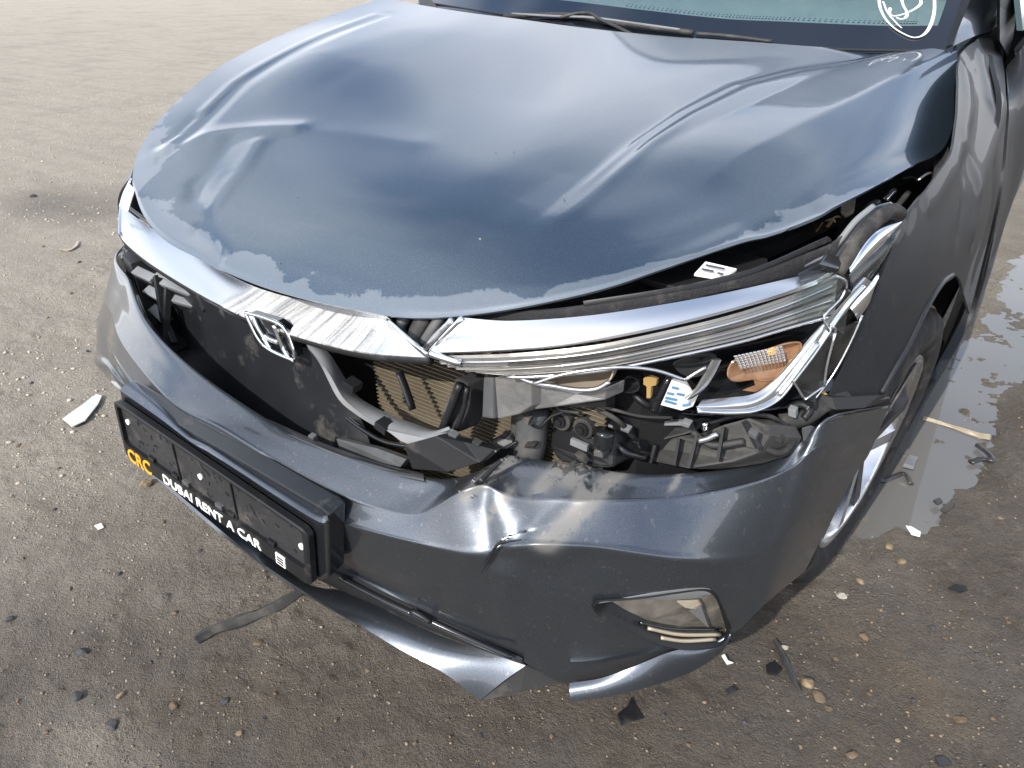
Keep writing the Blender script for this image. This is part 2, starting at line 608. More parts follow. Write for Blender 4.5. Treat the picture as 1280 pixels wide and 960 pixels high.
# ------------------------------------------------------------------ bonnet
hood_net = [[(-0.425,0.1794,0.8111),(-0.3261,0.1324,0.7814),(-0.2294,0.1071,0.7619),(-0.125,0.0983,0.7537),(-0.0189,0.0924,0.7467),(0.0955,0.0928,0.7458),(0.2119,0.0997,0.7509),(0.3105,0.1119,0.7589),(0.4154,0.1484,0.7795),(0.5152,0.2152,0.8052),(0.575,0.2858,0.8243),(0.6227,0.3629,0.8371),(0.6675,0.4425,0.8462)],[(-0.475,0.2204,0.8311),(-0.3432,0.1702,0.8081),(-0.2263,0.1448,0.7929),(-0.1083,0.1358,0.7871),(0.0068,0.1296,0.782),(0.1234,0.131,0.7808),(0.2373,0.1401,0.7837),(0.3343,0.1549,0.7889),(0.434,0.1951,0.8036),(0.5291,0.2661,0.8224),(0.5902,0.3424,0.8364),(0.6425,0.4239,0.8457),(0.6933,0.508,0.8516)],[(-0.5198,0.2734,0.8555),(-0.3653,0.2239,0.8359),(-0.2275,0.1966,0.8242),(-0.099,0.1882,0.8194),(0.023,0.1826,0.8147),(0.142,0.1848,0.813),(0.2552,0.1955,0.8141),(0.351,0.2139,0.8165),(0.4473,0.2581,0.8263),(0.5395,0.3335,0.8394),(0.6025,0.4172,0.8487),(0.6621,0.4964,0.8571),(0.7164,0.5993,0.856)],[(-0.5644,0.347,0.8838),(-0.3847,0.2941,0.8671),(-0.2358,0.2687,0.8557),(-0.1005,0.2622,0.8499),(0.0269,0.2577,0.8444),(0.1494,0.2599,0.8417),(0.2641,0.2708,0.8414),(0.3614,0.2904,0.8423),(0.4553,0.339,0.8475),(0.5449,0.4209,0.8549),(0.6141,0.5014,0.8631),(0.6788,0.584,0.8682),(0.737,0.7097,0.8598)],[(-0.6075,0.4461,0.9166),(-0.4113,0.3914,0.8998),(-0.2528,0.3668,0.8872),(-0.1129,0.3629,0.8792),(0.0191,0.3594,0.8717),(0.1455,0.361,0.8673),(0.2626,0.3711,0.8652),(0.3618,0.3923,0.8637),(0.4567,0.4412,0.8659),(0.5497,0.5155,0.8717),(0.6231,0.5943,0.8771),(0.6922,0.6797,0.8784),(0.7546,0.8266,0.863)],[(-0.6387,0.5708,0.9554),(-0.4295,0.5122,0.9369),(-0.2702,0.4923,0.9208),(-0.1294,0.4927,0.9089),(0.0048,0.4915,0.898),(0.1354,0.4908,0.8912),(0.2582,0.4946,0.8877),(0.3625,0.5107,0.8852),(0.4604,0.5524,0.8853),(0.5542,0.6193,0.8876),(0.6319,0.6896,0.8902),(0.7046,0.774,0.887),(0.7704,0.9406,0.8641)],[(-0.6752,0.7545,0.9921),(-0.4415,0.675,0.9761),(-0.2877,0.6615,0.9588),(-0.1534,0.6707,0.9444),(-0.0236,0.6765,0.931),(0.105,0.679,0.9217),(0.2305,0.6777,0.9173),(0.338,0.69,0.914),(0.4378,0.7254,0.9127),(0.5324,0.7822,0.9131),(0.6132,0.8454,0.9139),(0.6911,0.9144,0.9109),(0.7606,1.0716,0.8895)],[(-0.6782,0.9446,1.0277),(-0.4781,0.8917,1.0103),(-0.3229,0.8797,0.9948),(-0.1913,0.8958,0.981),(-0.0648,0.9087,0.9674),(0.0592,0.9185,0.9572),(0.1828,0.9185,0.9519),(0.2929,0.9275,0.9487),(0.3938,0.9553,0.9464),(0.4886,0.9993,0.945),(0.5725,1.0525,0.9444),(0.6564,1.0995,0.9417),(0.7325,1.2101,0.9272)],[(-0.6783,1.128,1.0559),(-0.5116,1.1126,1.0401),(-0.357,1.1069,1.0274),(-0.2272,1.1312,1.0152),(-0.1042,1.154,1.0029),(0.0138,1.175,0.993),(0.1304,1.1862,0.9869),(0.2421,1.1927,0.984),(0.3444,1.2072,0.9806),(0.4397,1.2283,0.9767),(0.5269,1.2654,0.9734),(0.6148,1.2972,0.9679),(0.6998,1.3498,0.9571)]]
HG = loft_pts(hood_net, 150, 200)
XY = HG[..., :2]
dz = np.zeros(HG.shape[:2])
# character line on the near side: a step that fades out towards the nose
c1 = [(0.6632,1.3187,0.9645),(0.5802,1.1833,0.9597),(0.4856,1.0406,0.9505),(0.4287,0.9041,0.9375),(0.4058,0.731,0.9158),(0.3993,0.5829,0.8944),(0.4022,0.4514,0.8718),(0.4044,0.3374,0.8508),(0.3936,0.237,0.8223)]
d, s, p = poly_dist(XY, c1)
sd = d * s
fade = 1 - sstep(0.55, 1.0, p)
wst = sstep(-0.014, 0.014, sd) - 0.5
dz += fade * 0.010 * wst * np.exp(-(np.maximum(d - 0.02, 0) / 0.10) ** 2)
dz += fade * 0.004 * np.exp(-((sd + 0.018) / 0.010) ** 2)
dz += 0.0035 * sstep(0.45, 0.62, p) * (1 - sstep(0.85, 1.0, p)) * np.exp(-(d / 0.018) ** 2)
# outer crease: the sheet turns down towards the wing
c2 = [(0.702,1.3555,0.9566),(0.6698,1.1151,0.9419),(0.6323,0.9345,0.9234),(0.5945,0.7547,0.9034),(0.564,0.6275,0.8879),(0.5413,0.5313,0.8751),(0.5186,0.4474,0.8621)]
d, s, p = poly_dist(XY, c2)
sd = d * s
fade = 1 - sstep(0.6, 1.0, p)
dz += fade * np.maximum(0, 0.016 - 0.13 * np.sqrt(sd ** 2 + 0.004 ** 2))
# far side character line, buckled
c3 = [(-0.4339,0.2608,0.8523),(-0.4587,0.3462,0.8858),(-0.5133,0.491,0.9332),(-0.5307,0.6167,0.9681),(-0.549,0.7775,0.9982),(-0.5594,0.977,1.0245)]
d, s, p = poly_dist(XY, c3)
sd = d * s
f3 = 1 - 0.6 * sstep(0.6, 1.0, p)
dz += f3 * 0.0036 * np.exp(-(sd / 0.010) ** 2) - f3 * 0.0030 * np.exp(-((sd + 0.028) / 0.018) ** 2)
for line, amp, wd in (
    ([(-0.4745,0.271,0.856),(-0.4541,0.3081,0.8721),(-0.4717,0.3619,0.891)], -0.007, 0.012),
    ([(-0.462,0.2296,0.8361),(-0.4149,0.2658,0.8549),(-0.3732,0.3234,0.8778),(-0.2953,0.3616,0.8876),(-0.2081,0.3917,0.8911)], 0.0042, 0.024),
    ([(-0.2366,0.3252,0.8751),(-0.1923,0.247,0.8459),(-0.1729,0.174,0.8125)], 0.0045, 0.024),
    ([(-0.3069,0.3143,0.8736),(-0.2687,0.2407,0.844),(-0.2484,0.1851,0.8183)], -0.0050, 0.030),
    ([(-0.2775,0.2079,0.8294),(-0.2165,0.174,0.8124),(-0.1724,0.1518,0.7984)], -0.0035, 0.018),
    ([(-0.2571,0.3579,0.885),(-0.1204,0.4068,0.8891),(0.0458,0.4313,0.8837)], 0.0016, 0.040),
    ([(0.314,0.1844,0.8063),(0.3142,0.3316,0.855),(0.3285,0.4365,0.8734)], -0.0020, 0.060),
    ([(-0.1726,0.1317,0.7839),(-0.1242,0.121,0.776),(-0.0835,0.1079,0.7643)], -0.005, 0.012),
    ([(0.6489,0.4214,0.8446),(0.6678,0.4563,0.8488),(0.6865,0.5116,0.8544)], -0.004, 0.020),
):
    d, s, p = poly_dist(XY, line)
    dz += amp * (.55 * np.exp(-(d / wd) ** 2) + .6 * np.exp(-np.sqrt(d * d + 2.5e-5) / wd * 1.3))
ii, jj = np.meshgrid(np.linspace(0, 1, HG.shape[0]), np.linspace(0, 1, HG.shape[1]), indexing='ij')
# low, wide buckles of the whole sheet
dz += 0.004 * np.sin(7.0 * HG[..., 0] + 2.0 * HG[..., 1]) * np.sin(5.0 * HG[..., 1] + 0.6) * np.minimum(1, 4 * ii) * np.minimum(1, 4 * (1 - ii))
# keep the border where it is on the far silhouette
border = np.minimum(1, jj * 14)
HG[..., 2] += dz * border
# rolled front lip
HG[..., 2] -= 0.003 * np.exp(-(ii / 0.015) ** 2)
edge_d = ii * 0.95
edge_side = np.clip((1 - jj) * 0.8 - 0.02 + 0.6 * np.maximum(ii - 0.25, 0), 0, 9)
left_d = jj * 0.75 + 0.4 * np.maximum(ii - 0.22, 0)
edge = np.minimum(np.minimum(edge_d, left_d), edge_side)
hood = grid_obj('bonnet', HG, M['hood'], car, (0, -0.4, 1), 0.004, None, {'edge': edge})
hood['label'] = 'buckled bonnet with creases and a pale dried film along its front edge'

# chips in the lacquer
cv, cf = [], []
for (cx, cy, cz) in [(0.0843,0.4441,0.8843),(0.1009,0.4407,0.8829),(0.1107,0.4413,0.8827),(0.1489,0.4524,0.8836),(0.1982,0.4514,0.882),(0.2217,0.467,0.8842),(0.1448,0.385,0.8716),(0.0994,0.2505,0.8397),(0.0724,0.2504,0.8404),(0.0744,0.2045,0.8232),(0.1089,0.2655,0.8447),(0.194,0.2635,0.8417),(0.1028,0.167,0.8048),(-0.0233,0.2247,0.8334),(0.1054,0.3058,0.8566),(0.3764,0.3716,0.8592),(0.3279,0.237,0.8263),(0.0476,0.1181,0.7725)]:
    k0 = len(cv)
    r_ = random.uniform(0.0007, 0.0018)
    a_ = random.uniform(0, 6.3)
    for j in range(5):
        t_ = a_ + j * 1.2566
        q_ = random.uniform(0.5, 1.2) * r_
        cv.append((cx + q_ * math.cos(t_) * 1.6, cy + q_ * math.sin(t_) * 0.8, cz + 0.0025))
    cv.append((cx, cy, cz - 0.004))
    cf.append(tuple(range(k0, k0 + 5)))
    for j in range(5):
        cf.append((k0 + j, k0 + (j + 1) % 5, k0 + 5))
chips = mesh_obj('paint_chip', cv, cf, M['slat'], hood, False)
chips['kind'] = 'stuff'

# ------------------------------------------------------------------ bumper
cols = [
  # R0 opening edge, R1 shelf crease, R2 lower edge of the lit band, R3 mid face, R4 bottom edge
  [(-.86,.55,.62), (-.87,.55,.57), (-.875,.55,.50), (-.87,.55,.40), (-.85,.55,.25)],
  [(-0.72,0.2627,0.5999), (-0.72,0.2276,0.5393), (-0.73,0.1981,0.4795), (-0.7,0.1554,0.3946), (-.66,.21,.26)],
  [(-0.52,0.166,0.6015), (-0.5,0.1066,0.5488), (-0.53,0.0978,0.4965), (-0.48,0.0623,0.4453), (-.50,.12,.27)],
  [(-0.33,0.0856,0.5895), (-0.36,0.0512,0.5437), (-0.36,0.032,0.5107), (-.34,.055,.39), (-.33,.08,.28)],
  [(-0.1489,0.0504,0.5669), (-0.1461,0.0003,0.5323), (-0.1679,-0.0145,0.4868), (-.14,.0,.38), (-.14,.035,.28)],
  [(0.0487,0.0475,0.5334), (-0.0086,-0.0037,0.5315), (-0.0495,-0.0185,0.463), (.02,.0,.38), (.02,.03,.285)],
  [(0.1667,0.0514,0.5303), (0.1296,-0.0004,0.5145), (0.0997,-0.0173,0.4557), (.13,.0,.38), (.11,.03,.288)],
  [(0.3254,0.0743,0.5328), (0.2494,0.0121,0.5004), (0.2398,-0.008,0.4662), (0.1971,0.0027,0.3783), (0.1782,0.0212,0.312)],
  [(0.3743,0.089,0.5375), (0.3581,0.0345,0.507), (0.3549,0.0098,0.4753), (0.3211,0.0185,0.3926), (0.3019,0.0353,0.3023)],
  [(0.4108,0.1077,0.556), (0.4299,0.0695,0.5593), (0.4513,0.0332,0.4847), (0.4253,0.0413,0.3939), (0.3984,0.0546,0.2882)],
  [(0.4535,0.1358,0.5776), (0.4968,0.1006,0.5528), (0.5349,0.0657,0.5155), (0.51,0.0693,0.3967), (0.4895,0.0857,0.2546)],
  [(0.5662,0.1845,0.5733), (0.5873,0.1479,0.5582), (0.6137,0.1153,0.5093), (0.5865,0.1104,0.3839), (0.5547,0.121,0.2113)],
  [(0.6429,0.2402,0.5655), (0.6558,0.2157,0.5478), (0.6791,0.1736,0.4851), (0.6564,0.1602,0.3897), (0.6315,0.169,0.2466)],
  [(0.7197,0.3262,0.5615), (0.7171,0.2765,0.5547), (0.7207,0.2297,0.4605), (0.7063,0.2169,0.3698), (0.6887,0.2151,0.2844)],
  [(0.7587,0.3622,0.5974), (0.7568,0.3252,0.5656), (0.7531,0.2857,0.4486), (0.7452,0.2755,0.373), (0.7373,0.2713,0.2961)],
  [(0.7857,0.3902,0.626), (0.7863,0.3767,0.5881), (0.7807,0.3476,0.477), (0.7743,0.3322,0.4119), (0.7678,0.3172,0.3393)],
  [(0.8307,0.5579,0.5709), (0.8256,0.5357,0.513), (0.8111,0.4862,0.4528), (0.8016,0.4607,0.3915), (0.7892,0.4328,0.3178)],
]
A = np.asarray(cols, float)                     # cols, rows, 3
A = np.swapaxes(A, 0, 1)
R0, R1, R2, R3, R4 = A
lp = lambda a, b, t: a * (1 - t) + b * t
rows = np.array([R0 + np.array([0, .012, -.012]), R0, lp(R0, R1, .5), lp(R0, R1, .88), R1, lp(R1, R2, .12), lp(R1, R2, .5), lp(R1, R2, .85), R2, lp(R2, R3, .2), lp(R2, R3, .6), R3, lp(R3, R4, .5), lp(R3, R4, .9), R4])
BG = loft_pts(rows, 150, 300)
# pushed-in fold where the bumper broke
fold = [(0.4617,0.0562,0.6285),(0.4525,0.0535,0.6021),(0.4396,0.05,0.5737),(0.4497,0.0527,0.54),(0.4657,0.0575,0.515),(0.4776,0.0614,0.499)]
XZ = BG[..., [0, 2]]
d, s, p = poly_dist(XZ, np.asarray(fold)[:, [0, 2]])
BG[..., 1] += 0.007 * np.exp(-(d / 0.012) ** 2) * (1 - 0.5 * p) - 0.002 * np.exp(-((d - 0.035) / 0.022) ** 2)
for line, amp, wd in (([(0.5128,0.0555,0.5264),(0.5506,0.0738,0.5728),(0.559,0.0784,0.5834)], 0.004, 0.012), ([(0.5349,0.0658,0.552),(0.5757,0.0883,0.5745),(0.615,0.1162,0.5785)], -0.003, 0.025), ([(0.594,0.1006,0.4968),(0.5513,0.0742,0.4672),(0.5045,0.0519,0.4872)], 0.004, 0.03), ([(0.4928,0.0671,0.4478),(0.483,0.0633,0.3781),(0.4904,0.0661,0.3165)], -0.004, 0.02)):
    d, s, p = poly_dist(XZ, np.asarray(line)[:, [0, 2]])
    BG[..., 1] += amp * np.exp(-(d / wd) ** 2)
# scrape marks: where, not what
scuff = np.zeros(BG.shape[:2])
for line, wd in (([(0.617,0.1377,0.6211),(0.6021,0.1266,0.6098),(0.587,0.1157,0.5908),(0.5632,0.1007,0.5472),(0.5432,0.0899,0.5163)], .013), ([(0.5406,0.0886,0.6256),(0.5249,0.081,0.591),(0.5044,0.0719,0.5627)], .010), ([(0.5145,0.0663,0.5711),(0.5459,0.0813,0.5679),(0.559,0.0883,0.5565)], .007), ([(0.4868,0.0747,0.624),(0.4558,0.0645,0.5841),(0.4241,0.056,0.5498)], .008), ([(0.473,0.0498,0.553),(0.4598,0.0457,0.53)], .006), ([(0.6443,0.1595,0.607),(0.6434,0.1587,0.5575)], .004)):
    d, s, p = poly_dist(XZ, np.asarray(line)[:, [0, 2]])
    scuff = np.maximum(scuff, np.clip(1.6 * np.exp(-(d / wd) ** 2), 0, 1))
# crack
crack = [(0.4673,0.038,0.4586),(0.4765,0.041,0.4808),(0.4854,0.0442,0.505),(0.4936,0.0474,0.5175),(0.5071,0.053,0.5228),(0.5193,0.0584,0.5275)]
d, s, p = poly_dist(XZ, np.asarray(crack)[:, [0, 2]])
BG[..., 1] += np.where(s > 0, -0.0035, 0.0035) * np.exp(-(d / 0.022) ** 1.5) * np.minimum(1, 4 * np.minimum(p, 1 - p) + .1)
fog_out = [(0.5965,0.1104,0.4124),(0.603,0.1152,0.4209),(0.6223,0.1298,0.4227),(0.6512,0.1534,0.4237),(0.6784,0.1808,0.4236),(0.7007,0.209,0.4186),(0.7121,0.2252,0.4086),(0.7202,0.2369,0.3882),(0.7282,0.2494,0.3495),(0.7348,0.2601,0.3116),(0.7313,0.2543,0.2916),(0.7171,0.2323,0.2932),(0.6935,0.1992,0.3079),(0.6711,0.1728,0.3282),(0.6466,0.1495,0.3534),(0.6181,0.1266,0.3797),(0.602,0.1145,0.3973)]
FO = np.asarray(fog_out)

def in_poly(P, poly):
    x, z = P[:, 0], P[:, 1]
    ins = np.zeros(len(P), bool)
    k = len(poly)
    for i in range(k):
        x0, z0 = poly[i]
        x1, z1 = poly[(i + 1) % k]
        c = ((z0 > z) != (z1 > z)) & (x < (x1 - x0) * (z - z0) / (z1 - z0 + 1e-12) + x0)
        ins ^= c
    return ins
bumper = grid_obj('bumper', BG, M['bumper'], car, (0.2, -1, 0.2), 0.004, lambda c: ~in_poly(c[:, [0, 2]], FO[:, [0, 2]]), {'scuff': scuff})
bumper['label'] = 'grey front bumper, torn and creased under the smashed headlight'

# fog lamp pocket
cen = FO.mean(axis=0)
def scaled(sx, off, lift=0.0):
    o = cen + (FO - cen) * sx
    o[:, 1] += off
    o[:, 2] += lift
    return np.vstack([o, o[:1]])
rim0 = scaled(1.03, -0.004)
rim1 = scaled(0.985, -0.006)
rim2 = scaled(0.95, 0.006)
inner = scaled(0.95, 0.016, 0.002)
back = scaled(0.90, 0.023, 0.002)
fog = grid_obj('fog_lamp_housing', np.stack([crv(q, 70) for q in (rim0, rim1, rim2, inner, back)]), M['black'], bumper, (0, -1, 0), 0.002)
bk = scaled(0.925, 0.020, 0.002)[:-1]
prism('fog_lamp_lens', bk, (0.004, 0.006, 0), plain('fog lamp lens', (.20, .185, .16), .2, .5, coat=.8, vscale=25.0, var=.4), fog)
prism('reflector', [(0.6772,0.1894,0.3963),(0.698,0.2153,0.3878),(0.7026,0.2217,0.3742),(0.6962,0.2128,0.372),(0.6866,0.2005,0.3801)], (0, .004, 0), M['tan'], fog, 0.001)
prism('reflector', [(0.6909,0.2058,0.3734),(0.7016,0.2203,0.3779),(0.7129,0.2363,0.3247)], (0, .004, 0), M['silver'], fog)
ribbon('pocket_ledge', [(0.598,0.1075,0.4158),(0.6443,0.1435,0.4268),(0.6831,0.1822,0.428),(0.7068,0.2135,0.4183),(0.7157,0.2263,0.4037)], [(0.6,0.117,0.4117),(0.6422,0.1496,0.4129),(0.6823,0.1893,0.4039),(0.6975,0.2085,0.3978),(0.7061,0.2206,0.3986)], M['slat'], fog, 30, 5, 0.002, thick=0.002)
for a_, b_ in (([(0.6431,0.1544,0.3669),(0.6771,0.1873,0.3455),(0.723,0.2493,0.3158)], 0), ([(0.6525,0.1616,0.3553),(0.6861,0.1969,0.3313),(0.7256,0.2523,0.3048)], 1), ([(0.6675,0.1741,0.3343),(0.6914,0.2015,0.3174),(0.722,0.2448,0.2996)], 2)):
    tube('fog_lamp_slat', a_, 0.0030, M['tan'] if b_ else M['gloss'], fog, 6, 14)

# paint cracks and scuffs on the bumper corner
tube('paint_crack', [(x, y - 0.004, z) for x, y, z in crack], [0.0005, 0.0016, 0.0022, 0.0014, 0.0004], M['matte'], bumper, 6, 20)
cv, cf = [], []
for (u_, y_, z_) in [(0.5341,0.1173,0.6089),(0.5386,0.1196,0.6045),(0.5447,0.1227,0.6124),(0.5501,0.1255,0.6056),(0.5552,0.1282,0.6109),(0.5413,0.1209,0.5998),(0.5484,0.1246,0.598),(0.5605,0.1312,0.6039),(0.525,0.1131,0.609),(0.5646,0.1336,0.6091)]:
    k0 = len(cv)
    for j in range(4):
        cv.append((u_ + random.uniform(-.008, .008), y_ + random.uniform(-.006, .004), z_ + random.uniform(-.004, .012)))
    cf += [(k0, k0 + 1, k0 + 2), (k0, k0 + 2, k0 + 3), (k0, k0 + 3, k0 + 1), (k0 + 1, k0 + 3, k0 + 2)]
mesh_obj('torn_plastic', cv, cf, M['dusty'], bumper, False)

# lower lips of the bumper
lipmat = M['paint']
lip_front = [(-0.4312,0.02,0.3533),(-0.3043,-0.01,0.3565),(-0.0861,-0.03,0.3376),(0.0198,-0.0073,0.2683),(0.1555,-0.0032,0.2541),(0.238,0.0038,0.244),(0.3122,0.014,0.2284),(0.3884,0.0292,0.2112),(0.4435,0.043,0.1741)]
lip_back = [(-.40,.075,.36), (-.33,.06,.31), (-.13,.05,.285)] + [(0.0712,0.032,0.2315),(0.1542,0.0397,0.2423),(0.2321,0.0462,0.2477),(0.3376,0.0615,0.2395),(0.4186,0.0796,0.2357),(0.489,0.1006,0.2271)]
ribbon('front_lip', lip_front, lip_back, lipmat, car, 80, 12, 0.004, (0, -.5, 1), 0.006, (0, -.5, 1))
prism('lip_end_cap', [(0.4421,0.0447,0.1713),(0.4879,0.1021,0.2247),(0.5439,0.1203,0.2097),(0.4941,0.0776,0.193)], (-.004, .03, .01), M['under'], car)
ribbon('front_lip', [(0.5769,0.089,0.2209),(0.6197,0.1198,0.232),(0.6551,0.149,0.2425),(0.703,0.2042,0.2539),(0.7316,0.2469,0.2737),(0.7395,0.2601,0.303)], [(0.5656,0.1022,0.2408),(0.6019,0.1264,0.252),(0.6333,0.1503,0.2702),(0.6774,0.1917,0.2946),(0.7104,0.2346,0.2899),(0.7336,0.2701,0.2999)], lipmat, car, 60, 10, 0.004, (0, -.7, 1), 0.006, (0, -.7, 1))
# lower intake slot
ribbon('lower_intake', [(0.0089,0.0103,0.2926),(0.1841,0.0166,0.3172),(0.3064,0.031,0.307),(0.402,0.0505,0.2926),(0.4973,0.0789,0.2651)], [(-0.0441,0.0374,0.2262),(0.153,0.0407,0.2408),(0.231,0.0471,0.2463),(0.3369,0.0624,0.24),(0.4884,0.1013,0.2259)], M['matte'], car, 50, 4, 0.0, thick=0.004)
tube('intake_rail', [(0.2009,0.0101,0.3216),(0.2847,0.0197,0.3125),(0.3351,0.028,0.3067)], 0.004, M['gloss'], car, 6, 16)
tube('intake_rail', [(0.3576,0.0344,0.3031),(0.4161,0.048,0.2921),(0.4874,0.0689,0.275)], 0.004, M['gloss'], car, 6, 16)
tube('intake_clip', [(0.3347,0.026,0.3151),(0.3507,0.029,0.3121),(0.3661,0.0322,0.3053)], 0.005, M['black'], car, 6, 8)
# undertray that closes the nose from below
prism('undertray', [(-.70,.30,.235), (-.45,.12,.235), (0,.07,.235), (.40,.12,.225), (.60,.20,.225), (.72,.42,.225), (.74,.62,.22), (.60,1.3,.22), (-.60,1.3,.22), (-.74,.62,.23)], (0, 0, -.01), M['matte'], car)

# bumper bracket tab by the wheel arch
ribbon('bumper_tab', [(0.7762,0.413,0.6105),(0.7931,0.4525,0.5994),(0.8146,0.5095,0.5836),(0.8316,0.5697,0.5651)], [(0.7801,0.3925,0.6414),(0.7949,0.427,0.6338),(0.8157,0.4755,0.6161),(0.8324,0.5234,0.6014)], M['black'], car, 24, 4, 0.003, thick=0.003)
for pq in [[(0.7841,0.4368,0.6123),(0.787,0.4444,0.6196)],[(0.7971,0.4674,0.6034),(0.8009,0.4778,0.6086)],[(0.8118,0.5073,0.5892),(0.8156,0.5198,0.5935)]]:
    bar('clip', pq[0], pq[1], 0.008, 0.005, M['slat'], car, (1, 0, 0), 0.001)
prism('bumper_hook', [(0.7585,0.3468,0.6198),(0.7649,0.3606,0.6183),(0.7708,0.374,0.6093),(0.7682,0.368,0.599),(0.7622,0.3547,0.5966)], (0, .004, 0), M['grey'], car, 0.001)

# ------------------------------------------------------------------ licence plate holder
holder = prism('plate_bracket', [(-0.2571,-0.0263,0.5305),(0.2439,-0.0333,0.5088),(0.2608,-0.0337,0.5044),(0.2396,-0.0374,0.3819),(0.2167,-0.0378,0.3598),(-0.2869,-0.0306,0.3866)], (0, .032, .004), M['gloss'], car, 0.005)
holder['label'] = 'empty black number plate holder of a rental car with white lettering'
# bowed top cover of the bracket
ribbon('bracket_cover', [(-0.2315,-0.0363,0.5423),(-0.1193,-0.0382,0.5281),(-0.0415,-0.0396,0.514),(0.0078,-0.0403,0.5127),(0.0808,-0.0413,0.5078),(0.1697,-0.0427,0.4996),(0.2497,-0.0438,0.4964),(0.2711,-0.0437,0.5093)], [(-0.2331,-0.0087,0.5454),(-0.1341,-0.0202,0.5331),(-0.0608,-0.0243,0.5115),(0.0057,-0.0298,0.5146),(0.0576,-0.0243,0.5054),(0.1332,-0.0203,0.4978),(0.2143,-0.0106,0.4882),(0.2312,-0.0089,0.4832)], M['paint'], holder, 70, 10, 0.004, (0, -.3, 1), 0.003, (0, -.4, 1))

PTL, PTR, PBL, PBR = [np.array(q) for q in [(-0.2585,-0.0307,0.518),(0.2279,-0.0384,0.4691),(0.2162,-0.0418,0.3612),(-0.2699,-0.0345,0.3974)][:2] + [(-0.2699,-0.0345,0.3974),(0.2162,-0.0418,0.3612)]]
pn = np.cross(PTR - PTL, PBL - PTL)
pn /= np.linalg.norm(pn)
if pn[1] > 0:
    pn = -pn
def pmap(u, v, w=0.0):
    """u along the plate 0..1, v up 0..1, w proud"""
    return (PBL * (1 - u) + PBR * u) * (1 - v) + (PTL * (1 - u) + PTR * u) * v + pn * w
def rrect(u0, u1, v0, v1, ru, rv, k=5):
    o = []
    for cx, cy, a0 in ((u1 - ru, v1 - rv, 0), (u0 + ru, v1 - rv, 90), (u0 + ru, v0 + rv, 180), (u1 - ru, v0 + rv, 270)):
        for i in range(k + 1):
            a = math.radians(a0 + 90 * i / k)
            o.append((cx + ru * math.cos(a), cy + rv * math.sin(a)))
    return o
outer = rrect(0, 1, 0.0, 1, .03, .10)
inner_ = rrect(.022, .978, .27, .95, .02, .08)
rings = [[pmap(u, v, 0.0) for u, v in outer + outer[:1]], [pmap(u, v, 0.010) for u, v in outer + outer[:1]],
         [pmap(u * .985 + .0075, v * .96 + .02, 0.012) for u, v in outer + outer[:1]],
         [pmap(u, v, 0.012) for u, v in inner_ + inner_[:1]], [pmap(u, v, 0.004) for u, v in inner_ + inner_[:1]]]
frame = grid_obj('plate_frame', np.array(rings), M['black'], holder, pn, 0)
frame.data.set_sharp_from_angle(angle=math.radians(28))
prism('plate_back', [pmap(u, v, 0.005) for u, v in inner_], -pn * 0.006, plain('muddy plate back', (0.028, 0.028, 0.030), 0.5, dust=0.12, bmp=(70.0, 0.5, 0.004)), holder)
for u in (.34, .645):
    bar('plate_rib', pmap(u, .28, .006), pmap(u - .012, .92, .006), 0.003, 0.004, M['matte'], holder, pn)
for u, v in ((.055, .70), (.465, .60), (.955, .60)):
    c_ = pmap(u, v, 0.005)
    e1 = (PTR - PTL) / np.linalg.norm(PTR - PTL)
    e2 = np.cross(pn, e1)
    prism('plate_screw', [c_ + 0.0055 * (e1 * math.cos(a) + e2 * math.sin(a)) + pn * 0.003 for a in np.linspace(0, 2 * math.pi, 11)[:-1]], -pn * 0.004, M['paper'], holder, 0.001)
for u in (.16, .30, .36, .54, .60, .80):
    bar('plate_clip', pmap(u, .29, .007), pmap(u + .035, .29, .007), 0.010, 0.008, M['gloss'] if u not in (.36, .54) else M['grey'], holder, pn, 0.001)
for q in range(46):       # cracks and mud runs on the holder
    u, v = random.uniform(.06, .93), random.uniform(.36, .88)
    L_ = random.uniform(.008, .03)
    bar('mud_streak' , pmap(u, v, .0055), pmap(u + L_ * random.uniform(-.3, 1), v - L_ * random.uniform(1, 4), .0055), random.uniform(.0012, .0035), 0.0006, M['matte'], holder, pn)
def strip_text(body, u0, u1, v0, v1, m, bold):
    return text_obj('lettering', body, m, frame, lambda a, b_, w: pmap(u0 + (u1 - u0) * a, v0 + (v1 - v0) * b_, 0.0128 + w), bold=bold)
strip_text('DUBAI RENT A CAR', .248, .772, .045, .205, M['white'], 0.012)
strip_text('CRC', .030, .172, .0, .24, M['orange'], 0.015)
prism('inspection_sticker', [pmap(u, v, .0138) for u, v in ((.845, .04), (.888, .04), (.888, .235), (.845, .235))], -pn * .002, M['paper'], frame)
for k in range(3):
    bar('sticker_print', pmap(.852, .08 + k * .05, .0142), pmap(.881, .08 + k * .05, .0142), .003, .0006, M['ink'], frame, pn)

# ------------------------------------------------------------------ grille
cb_t = [(-0.72,0.2895,0.6893),(-0.7,0.2919,0.6866),(-0.6,0.2792,0.6716),(-0.42,0.258,0.6533),(-0.24,0.2342,0.6435),(-0.09,0.1993,0.664),(0.04,0.1847,0.6833),(0.14,0.1699,0.7066),(0.23,0.1282,0.7386)]
cb_b = [(-0.63,0.2282,0.665),(-0.58,0.2135,0.6545),(-0.45,0.1873,0.6449),(-0.26,0.1611,0.6366),(-0.11,0.1361,0.6446),(0.02,0.1092,0.6636),(0.14,0.0938,0.6801),(0.25,0.0833,0.6997),(0.355,0.0859,0.7222)]
def scuff_attr(Gd):
    x = Gd[..., 0]
    return sstep(-.20, -.16, x) * (1 - .75 * sstep(.19, .30, x)) 
chrome = ribbon('grille_bar', cb_t, cb_b, M['scuff'], car, 120, 14, 0.001, (-.2, -1, .5), 0.006, (0, -1, .5), {'scuff': scuff_attr})
